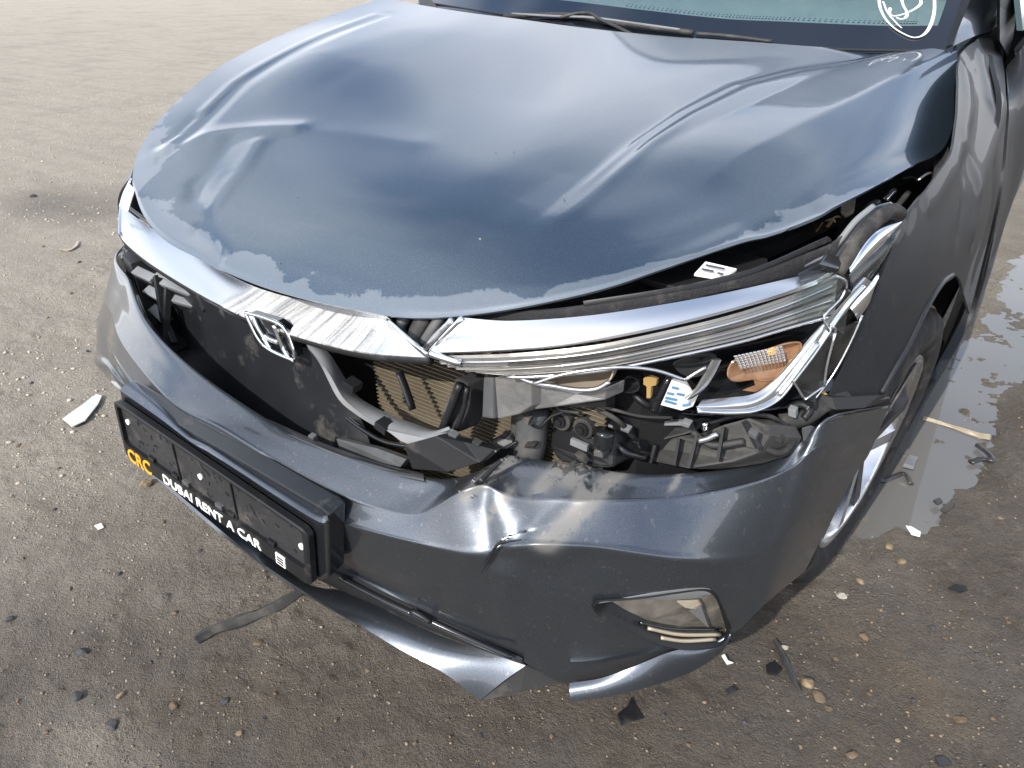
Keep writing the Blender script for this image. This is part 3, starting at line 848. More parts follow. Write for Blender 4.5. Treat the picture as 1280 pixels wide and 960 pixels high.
chrome['label'] = 'chrome grille bar, scratched across its middle'
tube('bar_edge', [(0.23,0.1282,0.7386),(0.285,0.0994,0.7452),(0.335,0.0781,0.7448),(0.357,0.0868,0.7236)], 0.0035, M['chrome'], chrome, 6, 16)
tube('bar_lip', np.asarray(cb_b)[:, :] + np.array([0, .006, -.006]), 0.007, M['matte'], chrome, 6, 60)
tube('bar_seal', np.asarray(cb_t)[1:8] + np.array([0, .008, .004]), 0.006, M['gloss'], chrome, 6, 50)
gb = []
for a_, b_, w_ in (
    ((-0.55,0.19,0.611), (-0.48,0.1869,0.6083), .012), ((-0.5,0.1768,0.585), (-0.44,0.1722,0.5834), .012),
    ((-0.43,0.1789,0.6171), (-0.29,0.1714,0.6226), .014), ((-0.41,0.1755,0.5893), (-0.27,0.1696,0.604), .013),
    ((-0.26,0.1703,0.6206), (-0.12,0.158,0.6291), .013), ((-0.25,0.1707,0.6038), (-0.1,0.154,0.6148), .012),
    ((-0.24,0.1703,0.5968), (-0.09,0.1542,0.5992), .008), ((0.05,0.1319,0.6046), (0.1,0.1275,0.6004), .008),
    ((-0.47,0.1626,0.5573), (-0.42,0.1572,0.5442), .012), ((-0.46,0.1885,0.6274), (-0.26,0.1755,0.6407), .006)):
    a_, b_ = Vector(a_) + Vector((0, .012, -.004)), Vector(b_) + Vector((0, .012, -.004))
    bar('grille_slat', a_, b_, 0.020, w_ * .75, M['slat'], car, (0, -.5, 1), 0.002)
    q0, q1 = Vector(a_) + Vector((0, .008, -.012)), Vector(b_) + Vector((0, .008, -.012))
    bar('slat_web', q0, q1, 0.022, w_ * .9, M['matte'], car, (0, -.5, 1))
prism('grille_surround', [(-0.66,0.2361,0.6089),(-0.6,0.2196,0.6048),(-0.52,0.1824,0.55),(-0.44,0.1524,0.5073),(-0.37,0.1357,0.4952),(-0.38,0.1258,0.4861),(-0.46,0.1408,0.5209),(-0.6,0.2041,0.5704)], (0.0, .05, 0), M['black'], car, 0.002)
for k, (a_, b_) in enumerate((((-0.45,0.1907,0.6204), (-0.4,0.1552,0.5518)), ((-0.41,0.1854,0.606), (-0.36,0.1201,0.5119)), ((-0.27,0.1668,0.6321), (-0.25,0.16,0.6079)), ((-0.12,0.1428,0.641), (-0.09,0.1399,0.6022)), ((-0.4,0.1561,0.5549), (-0.35,0.1368,0.5213)))):
    bar('grille_strut', a_, b_, 0.012, 0.012, M['black'], car, (0, -1, 0), 0.001)
# emblem: a letter H inside a rounded frame
E_ = [([(-0.048,0.1147,0.6743),(-0.0412,0.1148,0.6577),(-0.0335,0.1155,0.6396),(-0.0237,0.117,0.6245)], .004), ([(-0.048,0.1147,0.6743),(-0.0134,0.116,0.6769),(0.0262,0.111,0.6808),(0.046,0.1097,0.6797),(0.0557,0.1102,0.67),(0.0605,0.1107,0.6548),(0.0653,0.1098,0.6401),(0.0633,0.1084,0.6248)], .004),
      ([(-0.0237,0.117,0.6245),(0.006,0.1118,0.6236),(0.0356,0.1108,0.6226),(0.0633,0.1084,0.6248)], .0045), ([(-0.0332,0.1171,0.6743),(-0.0235,0.1155,0.6536),(-0.0137,0.1166,0.6374),(0.001,0.1132,0.6259)], .005),
      ([(0.0262,0.1111,0.674),(0.0309,0.1119,0.653),(0.0357,0.1133,0.6343),(0.0474,0.1108,0.6247)], .005), ([(-0.0137,0.1192,0.642),(0.0061,0.1143,0.6424),(0.0259,0.1111,0.645)], .005)]
for pts, r_ in E_:
    tube('emblem', [(x, y - .008, z) for x, y, z in pts], r_ * .8, M['chrome'], car, 8, 16)
prism('emblem_base', [(-0.043,0.1123,0.6737),(0.0262,0.1104,0.6783),(0.0557,0.11,0.6688),(0.0613,0.1089,0.6268),(-0.0187,0.1151,0.6267)], (0, .012, 0), M['gloss'], car)

# condenser behind the grille: thin fins between tubes
x0c, x1c = .13, .55
prism('condenser', [(x0c, .205, .34), (x1c, .205, .34), (x1c, .205, .76), (x0c, .205, .76)], (0, .02, 0), M['under'], car)
fv, ff = [], []
z_ = .345
while z_ < .755:
    k0 = len(fv)
    for (x, y, z) in ((x0c, .198, z_), (x1c, .198, z_), (x1c, .198, z_ + .0014), (x0c, .198, z_ + .0014), (x0c, .206, z_), (x1c, .206, z_), (x1c, .206, z_ + .0014), (x0c, .206, z_ + .0014)):
        fv.append((x, y, z))
    ff += [(k0, k0 + 1, k0 + 2, k0 + 3), (k0 + 3, k0 + 2, k0 + 6, k0 + 7), (k0 + 4, k0, k0 + 3, k0 + 7), (k0 + 1, k0 + 5, k0 + 6, k0 + 2), (k0 + 5, k0 + 4, k0 + 7, k0 + 6), (k0 + 4, k0 + 5, k0 + 1, k0)]
    z_ += .0070
fins = mesh_obj('condenser_fins', fv, ff, M['fin'], car)
fins['kind'] = 'stuff'
# air guide that fills the left of the opening
ribbon('air_guide', [(-0.7523,0.3,0.5568),(-0.2608,0.16,0.6305),(-0.0438,0.13,0.6323),(0.0804,0.13,0.6314),(0.1295,0.135,0.5731)], [(-0.6008,0.22,0.3949),(-0.2868,0.13,0.4473),(-0.0446,0.1,0.4611),(0.1064,0.1,0.4689),(0.2024,0.11,0.4615)], M['guide'], car, 40, 10, 0.010, (0, 1, 0), 0.004)
ribbon('opening_lip', [(-0.2916,0.0837,0.5442),(-0.1962,0.0727,0.5292),(-0.059,0.0667,0.5171),(0.0335,0.0661,0.5193),(0.133,0.0687,0.5189),(0.2433,0.0774,0.5209),(0.3263,0.0894,0.5265)], [(-0.2196,0.0519,0.5681),(-0.1379,0.0459,0.5494),(-0.0175,0.0426,0.5349),(0.0638,0.0438,0.5306),(0.163,0.0472,0.5313),(0.2676,0.0573,0.5303),(0.3445,0.0698,0.5369)], M['grey'], car, 60, 5, 0.002, (0, -.5, 1), 0.003, (0, -.4, 1))
for q in [(-0.0312,0.061,0.4954),(0.1155,0.0631,0.5094)]:
    frame_box('clip', Vector(q), (.012, 0, 0), (0, .010, .002), (0.002, -.004, .020), M['grey'], car, 0.002)
# torn seam where the bumper skin split
tube('torn_seam', [(0.474,0.0922,0.6157),(0.4572,0.0869,0.5959),(0.4347,0.0807,0.5646),(0.4132,0.0753,0.5375),(0.3886,0.0692,0.5112)], [.001, .003, .004, .003, .001], M['matte'], bumper, 6, 24)
for k in range(16):
    q_ = np.asarray([(0.4791,0.0819,0.6201),(0.4625,0.0765,0.5995),(0.4426,0.0708,0.5718),(0.4216,0.0654,0.5451),(0.4024,0.0606,0.5262)])[random.randrange(5)] + np.array([random.uniform(-.02, .012), random.uniform(-.004, .0), random.uniform(-.010, .010)])
    a_ = random.uniform(0, 6.28)
    bar('paint_flake', q_, q_ + np.array([math.cos(a_) * .006, -.002, abs(math.sin(a_)) * .004]), .0022, .0008, M['silver'] if k % 3 == 0 else M['grey'], bumper, (0, -1, .6))
# broken grille spar hanging across the opening
spar = [(0.1014,0.1,0.6614),(0.127,0.095,0.6496),(0.1546,0.09,0.6336),(0.1815,0.085,0.607),(0.2071,0.085,0.594),(0.2425,0.085,0.5848),(0.2922,0.085,0.5868),(0.3356,0.09,0.5937),(0.3711,0.1,0.6117)]
sp_b = [(0.089,0.12,0.6601),(0.1215,0.12,0.6477),(0.1427,0.12,0.624),(0.166,0.12,0.5926),(0.1979,0.12,0.5823),(0.246,0.12,0.5782),(0.2899,0.12,0.5802),(0.3323,0.115,0.5877),(0.3639,0.11,0.6074)]
broken = ribbon('broken_spar', spar, sp_b, M['slat'], car, 60, 6, 0.004, (0, -.4, 1), 0.008, (0, -.4, 1))
frame_box('clip', Vector((0.1892,0.08,0.6281)), (.02, 0, -.006), (0, .02, 0), (.004, 0, .012), M['black'], broken, 0.001)
frame_box('clip', Vector((0.2449,0.08,0.5788)), (.02, 0, -.006), (0, .02, 0), (.004, 0, .012), M['black'], broken, 0.001)
prism('broken_flap', [(0.2693,0.08,0.5851),(0.3007,0.075,0.581),(0.3185,0.075,0.5812),(0.3445,0.085,0.596),(0.3679,0.1,0.6067),(0.3224,0.085,0.5915)], (.004, .012, -.008), M['slat'], broken, 0.001)
prism('broken_flap', [(0.3128,0.07,0.5819),(0.3595,0.085,0.6055),(0.395,0.1,0.6015),(0.4454,0.1,0.6084),(0.4287,0.09,0.5874),(0.3851,0.075,0.5629),(0.3233,0.07,0.5456)], (.002, .015, -.004), M['black'], broken, 0.001)
prism('broken_flap', [(0.1323,0.1,0.5068),(0.2216,0.1,0.5234),(0.2937,0.09,0.538),(0.284,0.085,0.5229),(0.2117,0.09,0.5034),(0.1439,0.095,0.4929)], (.002, .012, -.004), M['grey'], broken, 0.001)
# bits in front of the condenser
tube('rod', [(0.2366,0.15,0.6349),(0.2524,0.145,0.6114),(0.2664,0.14,0.5859)], .008, M['black'], car, 6, 8, 0.5)
prism('core_bracket', [(0.3536,0.14,0.6671),(0.374,0.14,0.6637),(0.3758,0.14,0.6265),(0.3631,0.13,0.5882),(0.3226,0.13,0.5731),(0.3316,0.13,0.6086),(0.3412,0.135,0.6352)], (.01, .03, 0), M['rubber'], car, 0.003)
tube('bracket_rib', [(0.3685,0.13,0.6668),(0.3578,0.125,0.6345),(0.3399,0.12,0.5905)], .006, M['black'], car, 6, 8)
tube('bracket_rib', [(0.3807,0.13,0.6658),(0.3772,0.125,0.6348),(0.3647,0.12,0.597)], .004, M['black'], car, 6, 8)
prism('tank_top', [(0.4085,0.13,0.6915),(0.4278,0.125,0.6976),(0.4253,0.125,0.6342),(0.4026,0.13,0.626)], (.02, .04, 0), M['grey'], car, 0.003)
prism('mount_plate', [(0.4304,0.125,0.6984),(0.4579,0.125,0.7139),(0.483,0.13,0.7103),(0.4827,0.13,0.6712),(0.4643,0.128,0.6539),(0.4331,0.125,0.6371)], (.02, .04, 0), M['alu'], car, 0.002)
prism('mount_plate', [(0.481,0.14,0.7003),(0.5004,0.15,0.7017),(0.5291,0.16,0.6924),(0.5653,0.17,0.7061),(0.564,0.17,0.6876),(0.5125,0.15,0.6711),(0.4808,0.14,0.6605)], (.01, .03, 0), M['alu'], car, 0.002)
tube('coolant_pipe', [(0.4511,0.18,0.6293),(0.4515,0.175,0.5895),(0.4493,0.17,0.5555)], .022, M['grey'], car, 14, 10)
tube('coolant_pipe', [(0.4228,0.19,0.609),(0.4193,0.19,0.5689),(0.4159,0.19,0.5329)], .012, M['dusty'], car, 10, 10)
horn = prism('horn', [(0.4688,0.2,0.625),(0.5,0.2,0.6446),(0.5312,0.21,0.6291),(0.5564,0.21,0.6257),(0.5657,0.2,0.5997),(0.5691,0.19,0.5737),(0.5388,0.18,0.5699),(0.4952,0.18,0.5599),(0.4705,0.19,0.5683)], (.02, .07, 0), M['black'], car, 0.006)
for q in [(0.4911,0.185,0.6231),(0.5226,0.19,0.6193)]:
    for r_, dy_, m_ in ((.0150, 0.0, 'dusty'), (.0095, -.004, 'black'), (.0045, -.007, 'matte')):
        ca_ = np.linspace(0, 2 * math.pi, 17)[:-1]
        prism('horn_boss', [(q[0] + r_ * math.cos(t), q[1] + dy_, q[2] + r_ * math.sin(t)) for t in ca_], (0, .02, 0), M[m_], horn, .001)
bar('horn_trim', (0.518,0.17,0.6099), (0.5433,0.17,0.6084), .010, .006, M['slat'], horn, (0, -1, 0), .001)
tube('relay', [(0.562,0.18,0.6369),(0.5602,0.175,0.6121)], .013, M['gloss'], horn, 12, 6)
prism('lower_guide', [(0.3728,0.16,0.5476),(0.4157,0.18,0.5826),(0.4321,0.18,0.586),(0.4386,0.17,0.5593),(0.4365,0.15,0.5596),(0.4013,0.13,0.5438)], (0, .02, 0), M['black'], car, .002)
bar('guide_rib', (0.3916,0.14,0.5584), (0.43,0.16,0.5859), .008, .01, M['slat'], car, (0, -1, 0))
# fog bracket under the lamp, ribbed
tray = prism('lamp_bracket', [(0.5829,0.26,0.5513),(0.5813,0.27,0.5704),(0.6173,0.28,0.5929),(0.6538,0.28,0.613),(0.6752,0.29,0.6279),(0.7014,0.3,0.6417),(0.7225,0.3,0.6396),(0.7319,0.3,0.6249),(0.7264,0.29,0.6026),(0.699,0.27,0.5885),(0.6493,0.25,0.57)], (.03, .05, -.02), M['dusty'], car, 0.004)
for a_, b_ in (((0.5994,0.255,0.586), (0.5991,0.245,0.5629)), ((0.6279,0.265,0.6016), (0.6332,0.245,0.5716)), ((0.6511,0.265,0.6154), (0.653,0.245,0.5772)), ((0.6805,0.275,0.6331), (0.686,0.255,0.5948)), ((0.7013,0.285,0.6449), (0.7272,0.275,0.6191))):
    bar('bracket_rib', a_, b_, .004, .008, M['black'], tray, (0, -1, 0))
prism('lamp_bracket', [(0.5511,0.27,0.5803),(0.5499,0.28,0.593),(0.5972,0.28,0.6075),(0.6352,0.285,0.6198),(0.6431,0.28,0.609),(0.597,0.265,0.5846),(0.5618,0.265,0.571)], (.01, .05, 0), M['black'], car, .003)
bar('metal_edge', (0.5969,0.27,0.6128), (0.6369,0.275,0.6246), .006, .006, M['slat'], car, (0, -1, 0))
tube('bolt', [(0.6601,0.26,0.6411),(0.6608,0.262,0.6281)], .004, M['chrome'], car, 8, 4)
tube('metal_clip', [(0.6566,0.255,0.6144),(0.6676,0.258,0.6206),(0.6777,0.262,0.6295)], .004, M['silver'], car, 6, 8)
prism('arch_flap', [(0.7226,0.33,0.6045),(0.742,0.35,0.6069),(0.7512,0.345,0.5928),(0.7461,0.33,0.5765),(0.7196,0.32,0.577),(0.7123,0.32,0.5896)], (.01, .03, 0), M['black'], car, .002)
prism('support_beam', [(0.4946,0.22,0.6235),(0.5747,0.25,0.6332),(0.6656,0.3,0.6289),(0.7389,0.36,0.6379),(0.7744,0.42,0.6317),(0.7722,0.42,0.6435),(0.737,0.36,0.6495),(0.6641,0.3,0.6408),(0.574,0.25,0.6429),(0.4943,0.22,0.6336)], (.0, .05, 0), M['gloss'], car, .003)
tube('connector', [(0.7343,0.36,0.6338),(0.7456,0.37,0.6412),(0.7587,0.37,0.6371),(0.7554,0.36,0.6264)], .006, M['black'], car, 6, 12)
tube('hose', [(0.7297,0.35,0.6175),(0.754,0.37,0.623),(0.7692,0.4,0.6338),(0.7853,0.44,0.629)], .012, M['rubber'], car, 8, 14)
tube('cable', [(0.764,0.4,0.6507),(0.7722,0.41,0.636),(0.7709,0.41,0.6204),(0.7625,0.39,0.6179)], .003, M['ochre'], car, 6, 14)
prism('arch_liner_edge', [(0.7781,0.394,0.6498),(0.8213,0.4965,0.6165),(0.8316,0.527,0.5966),(0.8118,0.4462,0.6183),(0.787,0.389,0.637)], (-.05, 0, 0), M['matte'], car)

# ------------------------------------------------------------------ headlight
hl = bpy.data.objects.new('headlight', None)
COL.objects.link(hl)
hl.parent = car
hl['label'] = 'smashed headlight with its lens broken away'
st_t = [(0.3803,0.1273,0.7678),(0.446,0.1437,0.7739),(0.5369,0.1787,0.7908),(0.6217,0.2333,0.8083),(0.6774,0.2837,0.8191),(0.7222,0.3441,0.8242),(0.7482,0.388,0.8221)]
st_b = [(0.3587,0.0856,0.7302),(0.4429,0.1059,0.749),(0.521,0.1342,0.7664),(0.5994,0.1795,0.7874),(0.6622,0.2307,0.8043),(0.7123,0.2924,0.8161),(0.7419,0.3394,0.8251)]
ribbon('chrome_strip', st_t, st_b, M['brightwork'], hl, 80, 12, 0.0015, (0.3, -.8, .6), 0.005, (0, -1, .5))
tube('strip_edge', [(0.3507,0.094,0.7231),(0.3752,0.0992,0.7525),(0.4003,0.1051,0.7806)], .004, M['chrome'], hl, 6, 10)
tube('strip_edge', [(0.324,0.114,0.7124),(0.3499,0.1189,0.7419),(0.3694,0.1229,0.7634)], .005, M['silver'], hl, 6, 10)
tube('chrome_splinter', [(0.3663,0.0802,0.7337),(0.3856,0.0845,0.7307),(0.4066,0.0896,0.728)], .0045, M['chrome'], hl, 6, 8)
# rear strip section beyond the lens break
ribbon('chrome_strip', [(0.7525,0.4245,0.8225),(0.7586,0.437,0.8426),(0.7686,0.459,0.8594),(0.7788,0.483,0.8648),(0.7887,0.5082,0.8637)], [(0.764,0.4138,0.8117),(0.7737,0.4357,0.8253),(0.7837,0.4602,0.8393),(0.7906,0.4782,0.8497),(0.7954,0.4917,0.8611)], M['chrome'], hl, 30, 8, 0.005, (0.5, -.8, .4), 0.004, (0, -1, .5))
ribbon('lens_side', [(0.7648,0.4105,0.8119),(0.7744,0.4324,0.8254),(0.7844,0.4569,0.8394),(0.7913,0.475,0.8497),(0.7956,0.4871,0.8604)], [(0.772,0.4169,0.7816),(0.7814,0.4393,0.7972),(0.7881,0.4564,0.8142),(0.793,0.4698,0.8299),(0.7966,0.4799,0.8462)], M['clear'], hl, 24, 6, 0.004, (0.6, -.8, .2), 0.003, (0, -1, .3))
ribbon('side_mirror_strip', [(0.771,0.4164,0.7685),(0.7808,0.4397,0.7862),(0.788,0.4581,0.804)], [(0.7808,0.4329,0.7468),(0.787,0.4485,0.7647),(0.7891,0.4542,0.7938)], M['chrome'], hl, 16, 6, 0.003, (0.6, -.8, .2), 0.003, (0, -1, .3))
# body behind everything
prism('lamp_body', [(0.416,0.184,0.7166),(0.5344,0.2255,0.7489),(0.6462,0.3011,0.7805),(0.7143,0.3803,0.8048),(0.7522,0.4438,0.8183),(0.7831,0.5136,0.8456),(0.7837,0.5152,0.7963),(0.779,0.5034,0.7363),(0.7678,0.4772,0.6959),(0.7471,0.434,0.6435),(0.7244,0.3955,0.6247),(0.6836,0.3389,0.6272),(0.5754,0.2481,0.637),(0.51,0.2143,0.6369),(0.4589,0.1954,0.6542),(0.415,0.1837,0.6681)], (-.02, .05, 0), M['matte'], hl)
# ribbed light guide below the strip
g_t = [(0.3681,0.0876,0.7231),(0.4672,0.113,0.7443),(0.5543,0.1507,0.7635),(0.6288,0.2018,0.7831),(0.6827,0.2528,0.7969),(0.7225,0.3075,0.808),(0.7487,0.352,0.8182),(0.7588,0.3723,0.8225)]
g_b = [(0.4245,0.1041,0.7167),(0.4746,0.1184,0.7199),(0.5619,0.158,0.7371),(0.637,0.2113,0.7555),(0.6914,0.2664,0.766),(0.7259,0.3157,0.7718),(0.7505,0.3585,0.7728),(0.7622,0.3828,0.7705)]
gA, gB = crv(g_t, 90), crv(g_b, 90)
ss = np.linspace(0, 1, 50)[:, None, None]
GG = gA[None] * (1 - ss) + gB[None] * ss
GG[..., 1] += 0.0022 * np.sin(ss[..., 0] * 2 * math.pi * 5) * np.ones(90)[None] - .006 * np.sin(np.pi * ss[..., 0])
grid_obj('light_guide', GG, plain('smoked light guide', (0.21, 0.207, 0.20), 0.30, 0.45, coat=0.7, dust=0.3, dustcol=(.24, .225, .195)), hl, (0, -1, .4), 0.004)
for k in range(3):
    t_ = .18 + .2 * k
    tube('guide_rib', (gA * (1 - t_) + gB * t_ + np.array([0, -.006, .001]))[4 + 8 * k:86], .0016, M['silver'] if k != 1 else M['dusty'], hl, 6, 50)
tube('guide_rib', (gB + np.array([0, -.004, -.002]))[10:84], .0022, M['silver'], hl, 6, 60)
ribbon('lens_piece', [(0.7267,0.307,0.8112),(0.7387,0.3268,0.8228),(0.7526,0.3525,0.8259),(0.7652,0.3794,0.8175)], [(0.737,0.3238,0.7746),(0.7491,0.3457,0.7753),(0.7583,0.3644,0.7777),(0.7659,0.3811,0.7828)], M['clear'], hl, 20, 8, .006, (0, -1, .3), .003)
tube('lens_edge', [(0.7588,0.3633,0.8256),(0.7674,0.3823,0.8119),(0.7661,0.3794,0.794),(0.7555,0.3564,0.7748),(0.7617,0.3697,0.7518)], .0018, M['silver'], hl, 5, 16)
prism('clear_cover', [(0.7537,0.3569,0.7731),(0.7553,0.3601,0.7902),(0.7664,0.3842,0.8048),(0.7723,0.3976,0.7951),(0.7582,0.3661,0.776),(0.7591,0.368,0.7583)], (0, .004, 0), M['clear'], hl)
# tan side reflector and its frame
def bowl(name, out, off, k, m, parent, rings=6):
    O = np.asarray(out, float)
    c_ = O.mean(axis=0) + np.asarray(off, float)
    O2 = np.vstack([O, O[:1]])
    O2 = crv(O2, k)
    s_ = np.linspace(0, 1, rings)
    Gd_ = np.stack([c_ + (O2 - c_) * math.cos(t * 1.45) + np.asarray(off, float) * 0 + (np.asarray(off) * (math.sin(t * 1.45) - 1 + math.cos(t * 1.45))) for t in s_])
    return grid_obj(name, Gd_, m, parent, (0, -1, .2), 0.002)
bowl('reflector', [(0.4821,0.128,0.7099),(0.5167,0.1423,0.7196),(0.5509,0.1589,0.729),(0.5704,0.17,0.733),(0.5678,0.1685,0.7166),(0.5558,0.1616,0.7061),(0.5301,0.1485,0.703),(0.5033,0.1364,0.7058)], (0.0, .045, 0.0), 40, M['tan'], hl)
tube('reflector_rim', [(0.465,0.1152,0.7184),(0.4887,0.1234,0.7108),(0.5113,0.1329,0.709),(0.5377,0.1451,0.706),(0.5588,0.1562,0.7085),(0.5723,0.1641,0.719)], .003, M['silver'], hl, 6, 24)
tube('reflector_rim', [(0.4939,0.1175,0.7131),(0.5239,0.1306,0.7285),(0.5572,0.1474,0.7384),(0.5886,0.1668,0.7422),(0.6188,0.1891,0.7369),(0.6464,0.2113,0.7221)], .0022, M['silver'], hl, 6, 30)
tube('reflector_rim', [(0.6464,0.2113,0.7221),(0.6558,0.2197,0.7308),(0.6638,0.2273,0.7372)], .0022, M['silver'], hl, 6, 8)
prism('lamp_mount', [(0.476,0.1508,0.6818),(0.5139,0.166,0.6891),(0.5499,0.1834,0.6831),(0.5557,0.1865,0.667),(0.5236,0.1704,0.6619),(0.4955,0.1581,0.6646)], (0, .03, 0), M['dusty'], hl, .003)
prism('lamp_mount', [(0.5323,0.1645,0.6844),(0.5583,0.178,0.6886),(0.5615,0.1798,0.6725),(0.5417,0.1691,0.6665)], (0, .02, 0), M['black'], hl, .002)
bowl('main_lens', [(0.6222,0.2317,0.727),(0.6354,0.2421,0.735),(0.6502,0.2546,0.737),(0.6604,0.264,0.7303),(0.6549,0.2589,0.7166),(0.6435,0.2488,0.7089),(0.6309,0.2384,0.7143)], (0, .02, 0), 36, M['dusty'], hl)
bowl('socket', [(0.5691,0.2042,0.6975),(0.5755,0.2082,0.7045),(0.584,0.2136,0.7),(0.5854,0.2146,0.6885),(0.5765,0.2088,0.6838),(0.5696,0.2045,0.6872)], (0, .02, 0), 24, M['black'], hl)
prism('tab', [(0.5955,0.2067,0.7104),(0.6016,0.2112,0.7124),(0.6089,0.2166,0.7087),(0.6086,0.2165,0.6997),(0.604,0.213,0.6988),(0.6042,0.2131,0.6816),(0.6002,0.2102,0.6818),(0.5993,0.2094,0.699),(0.596,0.207,0.7014)], (0, .006, 0), M['ochre'], hl, .0008)
tube('tube_rod', [(0.6187,0.234,0.7081),(0.6109,0.2281,0.6833),(0.6044,0.2233,0.6577)], .006, M['gloss'], hl, 8, 6)
tube('tube_rod', [(0.6261,0.2367,0.7069),(0.6184,0.2308,0.6821),(0.6119,0.2259,0.6589)], .004, M['black'], hl, 8, 6)
lab = prism('sticker', [(0.6253,0.224,0.7104),(0.6378,0.234,0.7074),(0.6468,0.2416,0.6884),(0.6532,0.2473,0.6934),(0.6483,0.2429,0.6698),(0.6378,0.234,0.6649),(0.6167,0.2175,0.6744),(0.6211,0.2208,0.6926)], (0, .003, 0), M['paper'], hl)
for a_, b_ in (((0.6214,0.2191,0.6855), (0.6326,0.2278,0.6814)), ((0.621,0.2187,0.681), (0.6323,0.2275,0.6757)), ((0.6267,0.2231,0.7001), (0.633,0.2281,0.6974)), ((0.632,0.2273,0.6907), (0.6391,0.2331,0.6879)), ((0.6387,0.2327,0.6729), (0.6463,0.2391,0.6745)), ((0.6225,0.2199,0.6923), (0.6289,0.2249,0.6897))):
    bar('sticker_print', a_, b_, .003, .0012, M['bluelbl'], lab, (0, -1, 0))
# turn signal module
prism('signal_box', [(0.6509,0.2702,0.7101),(0.7307,0.3704,0.7274),(0.7514,0.4071,0.7517),(0.7498,0.4041,0.7219),(0.7305,0.37,0.6691),(0.7116,0.3414,0.6504),(0.6906,0.3124,0.6483),(0.6524,0.2715,0.6564),(0.6419,0.2624,0.6694)], (0, .02, 0), M['gloss'], hl)
bezel = ribbon('signal_bezel', [(0.6655,0.241,0.7411),(0.6594,0.2351,0.7203),(0.6517,0.2279,0.6991),(0.6444,0.2215,0.6875)], [(0.672,0.2558,0.7364),(0.6673,0.2509,0.7175),(0.6603,0.2439,0.6985),(0.6502,0.2345,0.6862)], M['silver'], hl, 20, 6, .004, (0, -1, .3), .004)
ribbon('signal_bezel', [(0.6594,0.243,0.6828),(0.6825,0.2675,0.6816),(0.7032,0.2945,0.6796),(0.717,0.3143,0.6894),(0.7292,0.3329,0.7118),(0.7427,0.3559,0.7403),(0.7546,0.3787,0.7659)], [(0.6593,0.231,0.674),(0.6885,0.2628,0.6652),(0.7113,0.2939,0.6603),(0.7297,0.3217,0.6701),(0.7412,0.3411,0.6957),(0.7529,0.3633,0.7255),(0.764,0.3866,0.7608)], M['silver'], hl, 60, 8, .007, (0, -1, .3), .004)
tube('bezel_edge', [(0.6605,0.2281,0.6748),(0.6895,0.2601,0.6658),(0.7122,0.2912,0.6609),(0.7305,0.319,0.6705),(0.7425,0.3395,0.6969),(0.7542,0.3617,0.7266),(0.7651,0.3852,0.7617),(0.7723,0.4015,0.7809),(0.7809,0.4221,0.7968)], .0028, M['chrome'], hl, 6, 60)
tube('bezel_edge', [(0.7307,0.3153,0.6771),(0.7389,0.3292,0.6961),(0.7467,0.3433,0.7169),(0.7553,0.3601,0.7387)], .0030, M['chrome'], hl, 6, 20)
ribbon('trim_bar', [(0.7548,0.3671,0.7619),(0.7646,0.3882,0.7798),(0.7733,0.4079,0.7958),(0.7801,0.4241,0.8075)], [(0.7621,0.3826,0.751),(0.771,0.4024,0.7673),(0.7794,0.4223,0.7857),(0.786,0.4389,0.7984)], M['chrome'], hl, 20, 6, .003, (0, -1, .3), .003)
bowl('amber_reflector', [(0.6791,0.2656,0.7209),(0.683,0.2701,0.731),(0.6973,0.2883,0.7358),(0.7134,0.311,0.7392),(0.7262,0.3302,0.7411),(0.7364,0.3467,0.7369),(0.7355,0.3453,0.7217),(0.7294,0.3352,0.7063),(0.7201,0.3208,0.6941),(0.7092,0.3049,0.696),(0.7006,0.2929,0.7013),(0.6855,0.2731,0.7037),(0.6799,0.2665,0.7118)], (0.0, .016, 0), 60, M['amber'], hl)
prism('amber_tail', [(0.7016,0.2962,0.7),(0.7155,0.3161,0.695),(0.7195,0.3219,0.6957),(0.7154,0.3158,0.6835),(0.7048,0.3008,0.6805),(0.6934,0.2851,0.6868),(0.7039,0.2995,0.6901)], (0, .003, 0), M['amber'], hl)
fac0 = [np.array(q) for q in [(0.6867,0.2606,0.745),(0.7307,0.3233,0.7453),(0.728,0.3191,0.7223),(0.686,0.2598,0.7236)]]
fv, ff = [], []
for r_ in range(6):
    for c_ in range(13):
        def fp(a, b_):
            a, b_ = (a + (b_ - 3) * .45) / 14.4 + .045, b_ / 6
            return (fac0[0] * (1 - a) + fac0[1] * a) * (1 - b_) + (fac0[3] * (1 - a) + fac0[2] * a) * b_
        k0 = len(fv)
        fv += [fp(c_ + .08, r_ + .08), fp(c_ + .92, r_ + .08), fp(c_ + .92, r_ + .92), fp(c_ + .08, r_ + .92), fp(c_ + .5, r_ + .5) + np.array([0, -.0045, .001])]
        ff += [(k0, k0 + 1, k0 + 4), (k0 + 1, k0 + 2, k0 + 4), (k0 + 2, k0 + 3, k0 + 4), (k0 + 3, k0, k0 + 4)]
fo = mesh_obj('facet_lens', fv, ff, M['facet'], hl)
fo['kind'] = 'stuff'
bowl('lamp_bulb', [(0.7108,0.2972,0.7423),(0.7157,0.3044,0.7449),(0.72,0.3107,0.7412),(0.7193,0.3097,0.7349),(0.7142,0.3021,0.7346)], (0, -.004, 0), 20, plain('bulb amber', (.75, .38, .05), .15, .2, coat=1.0), hl, 4)
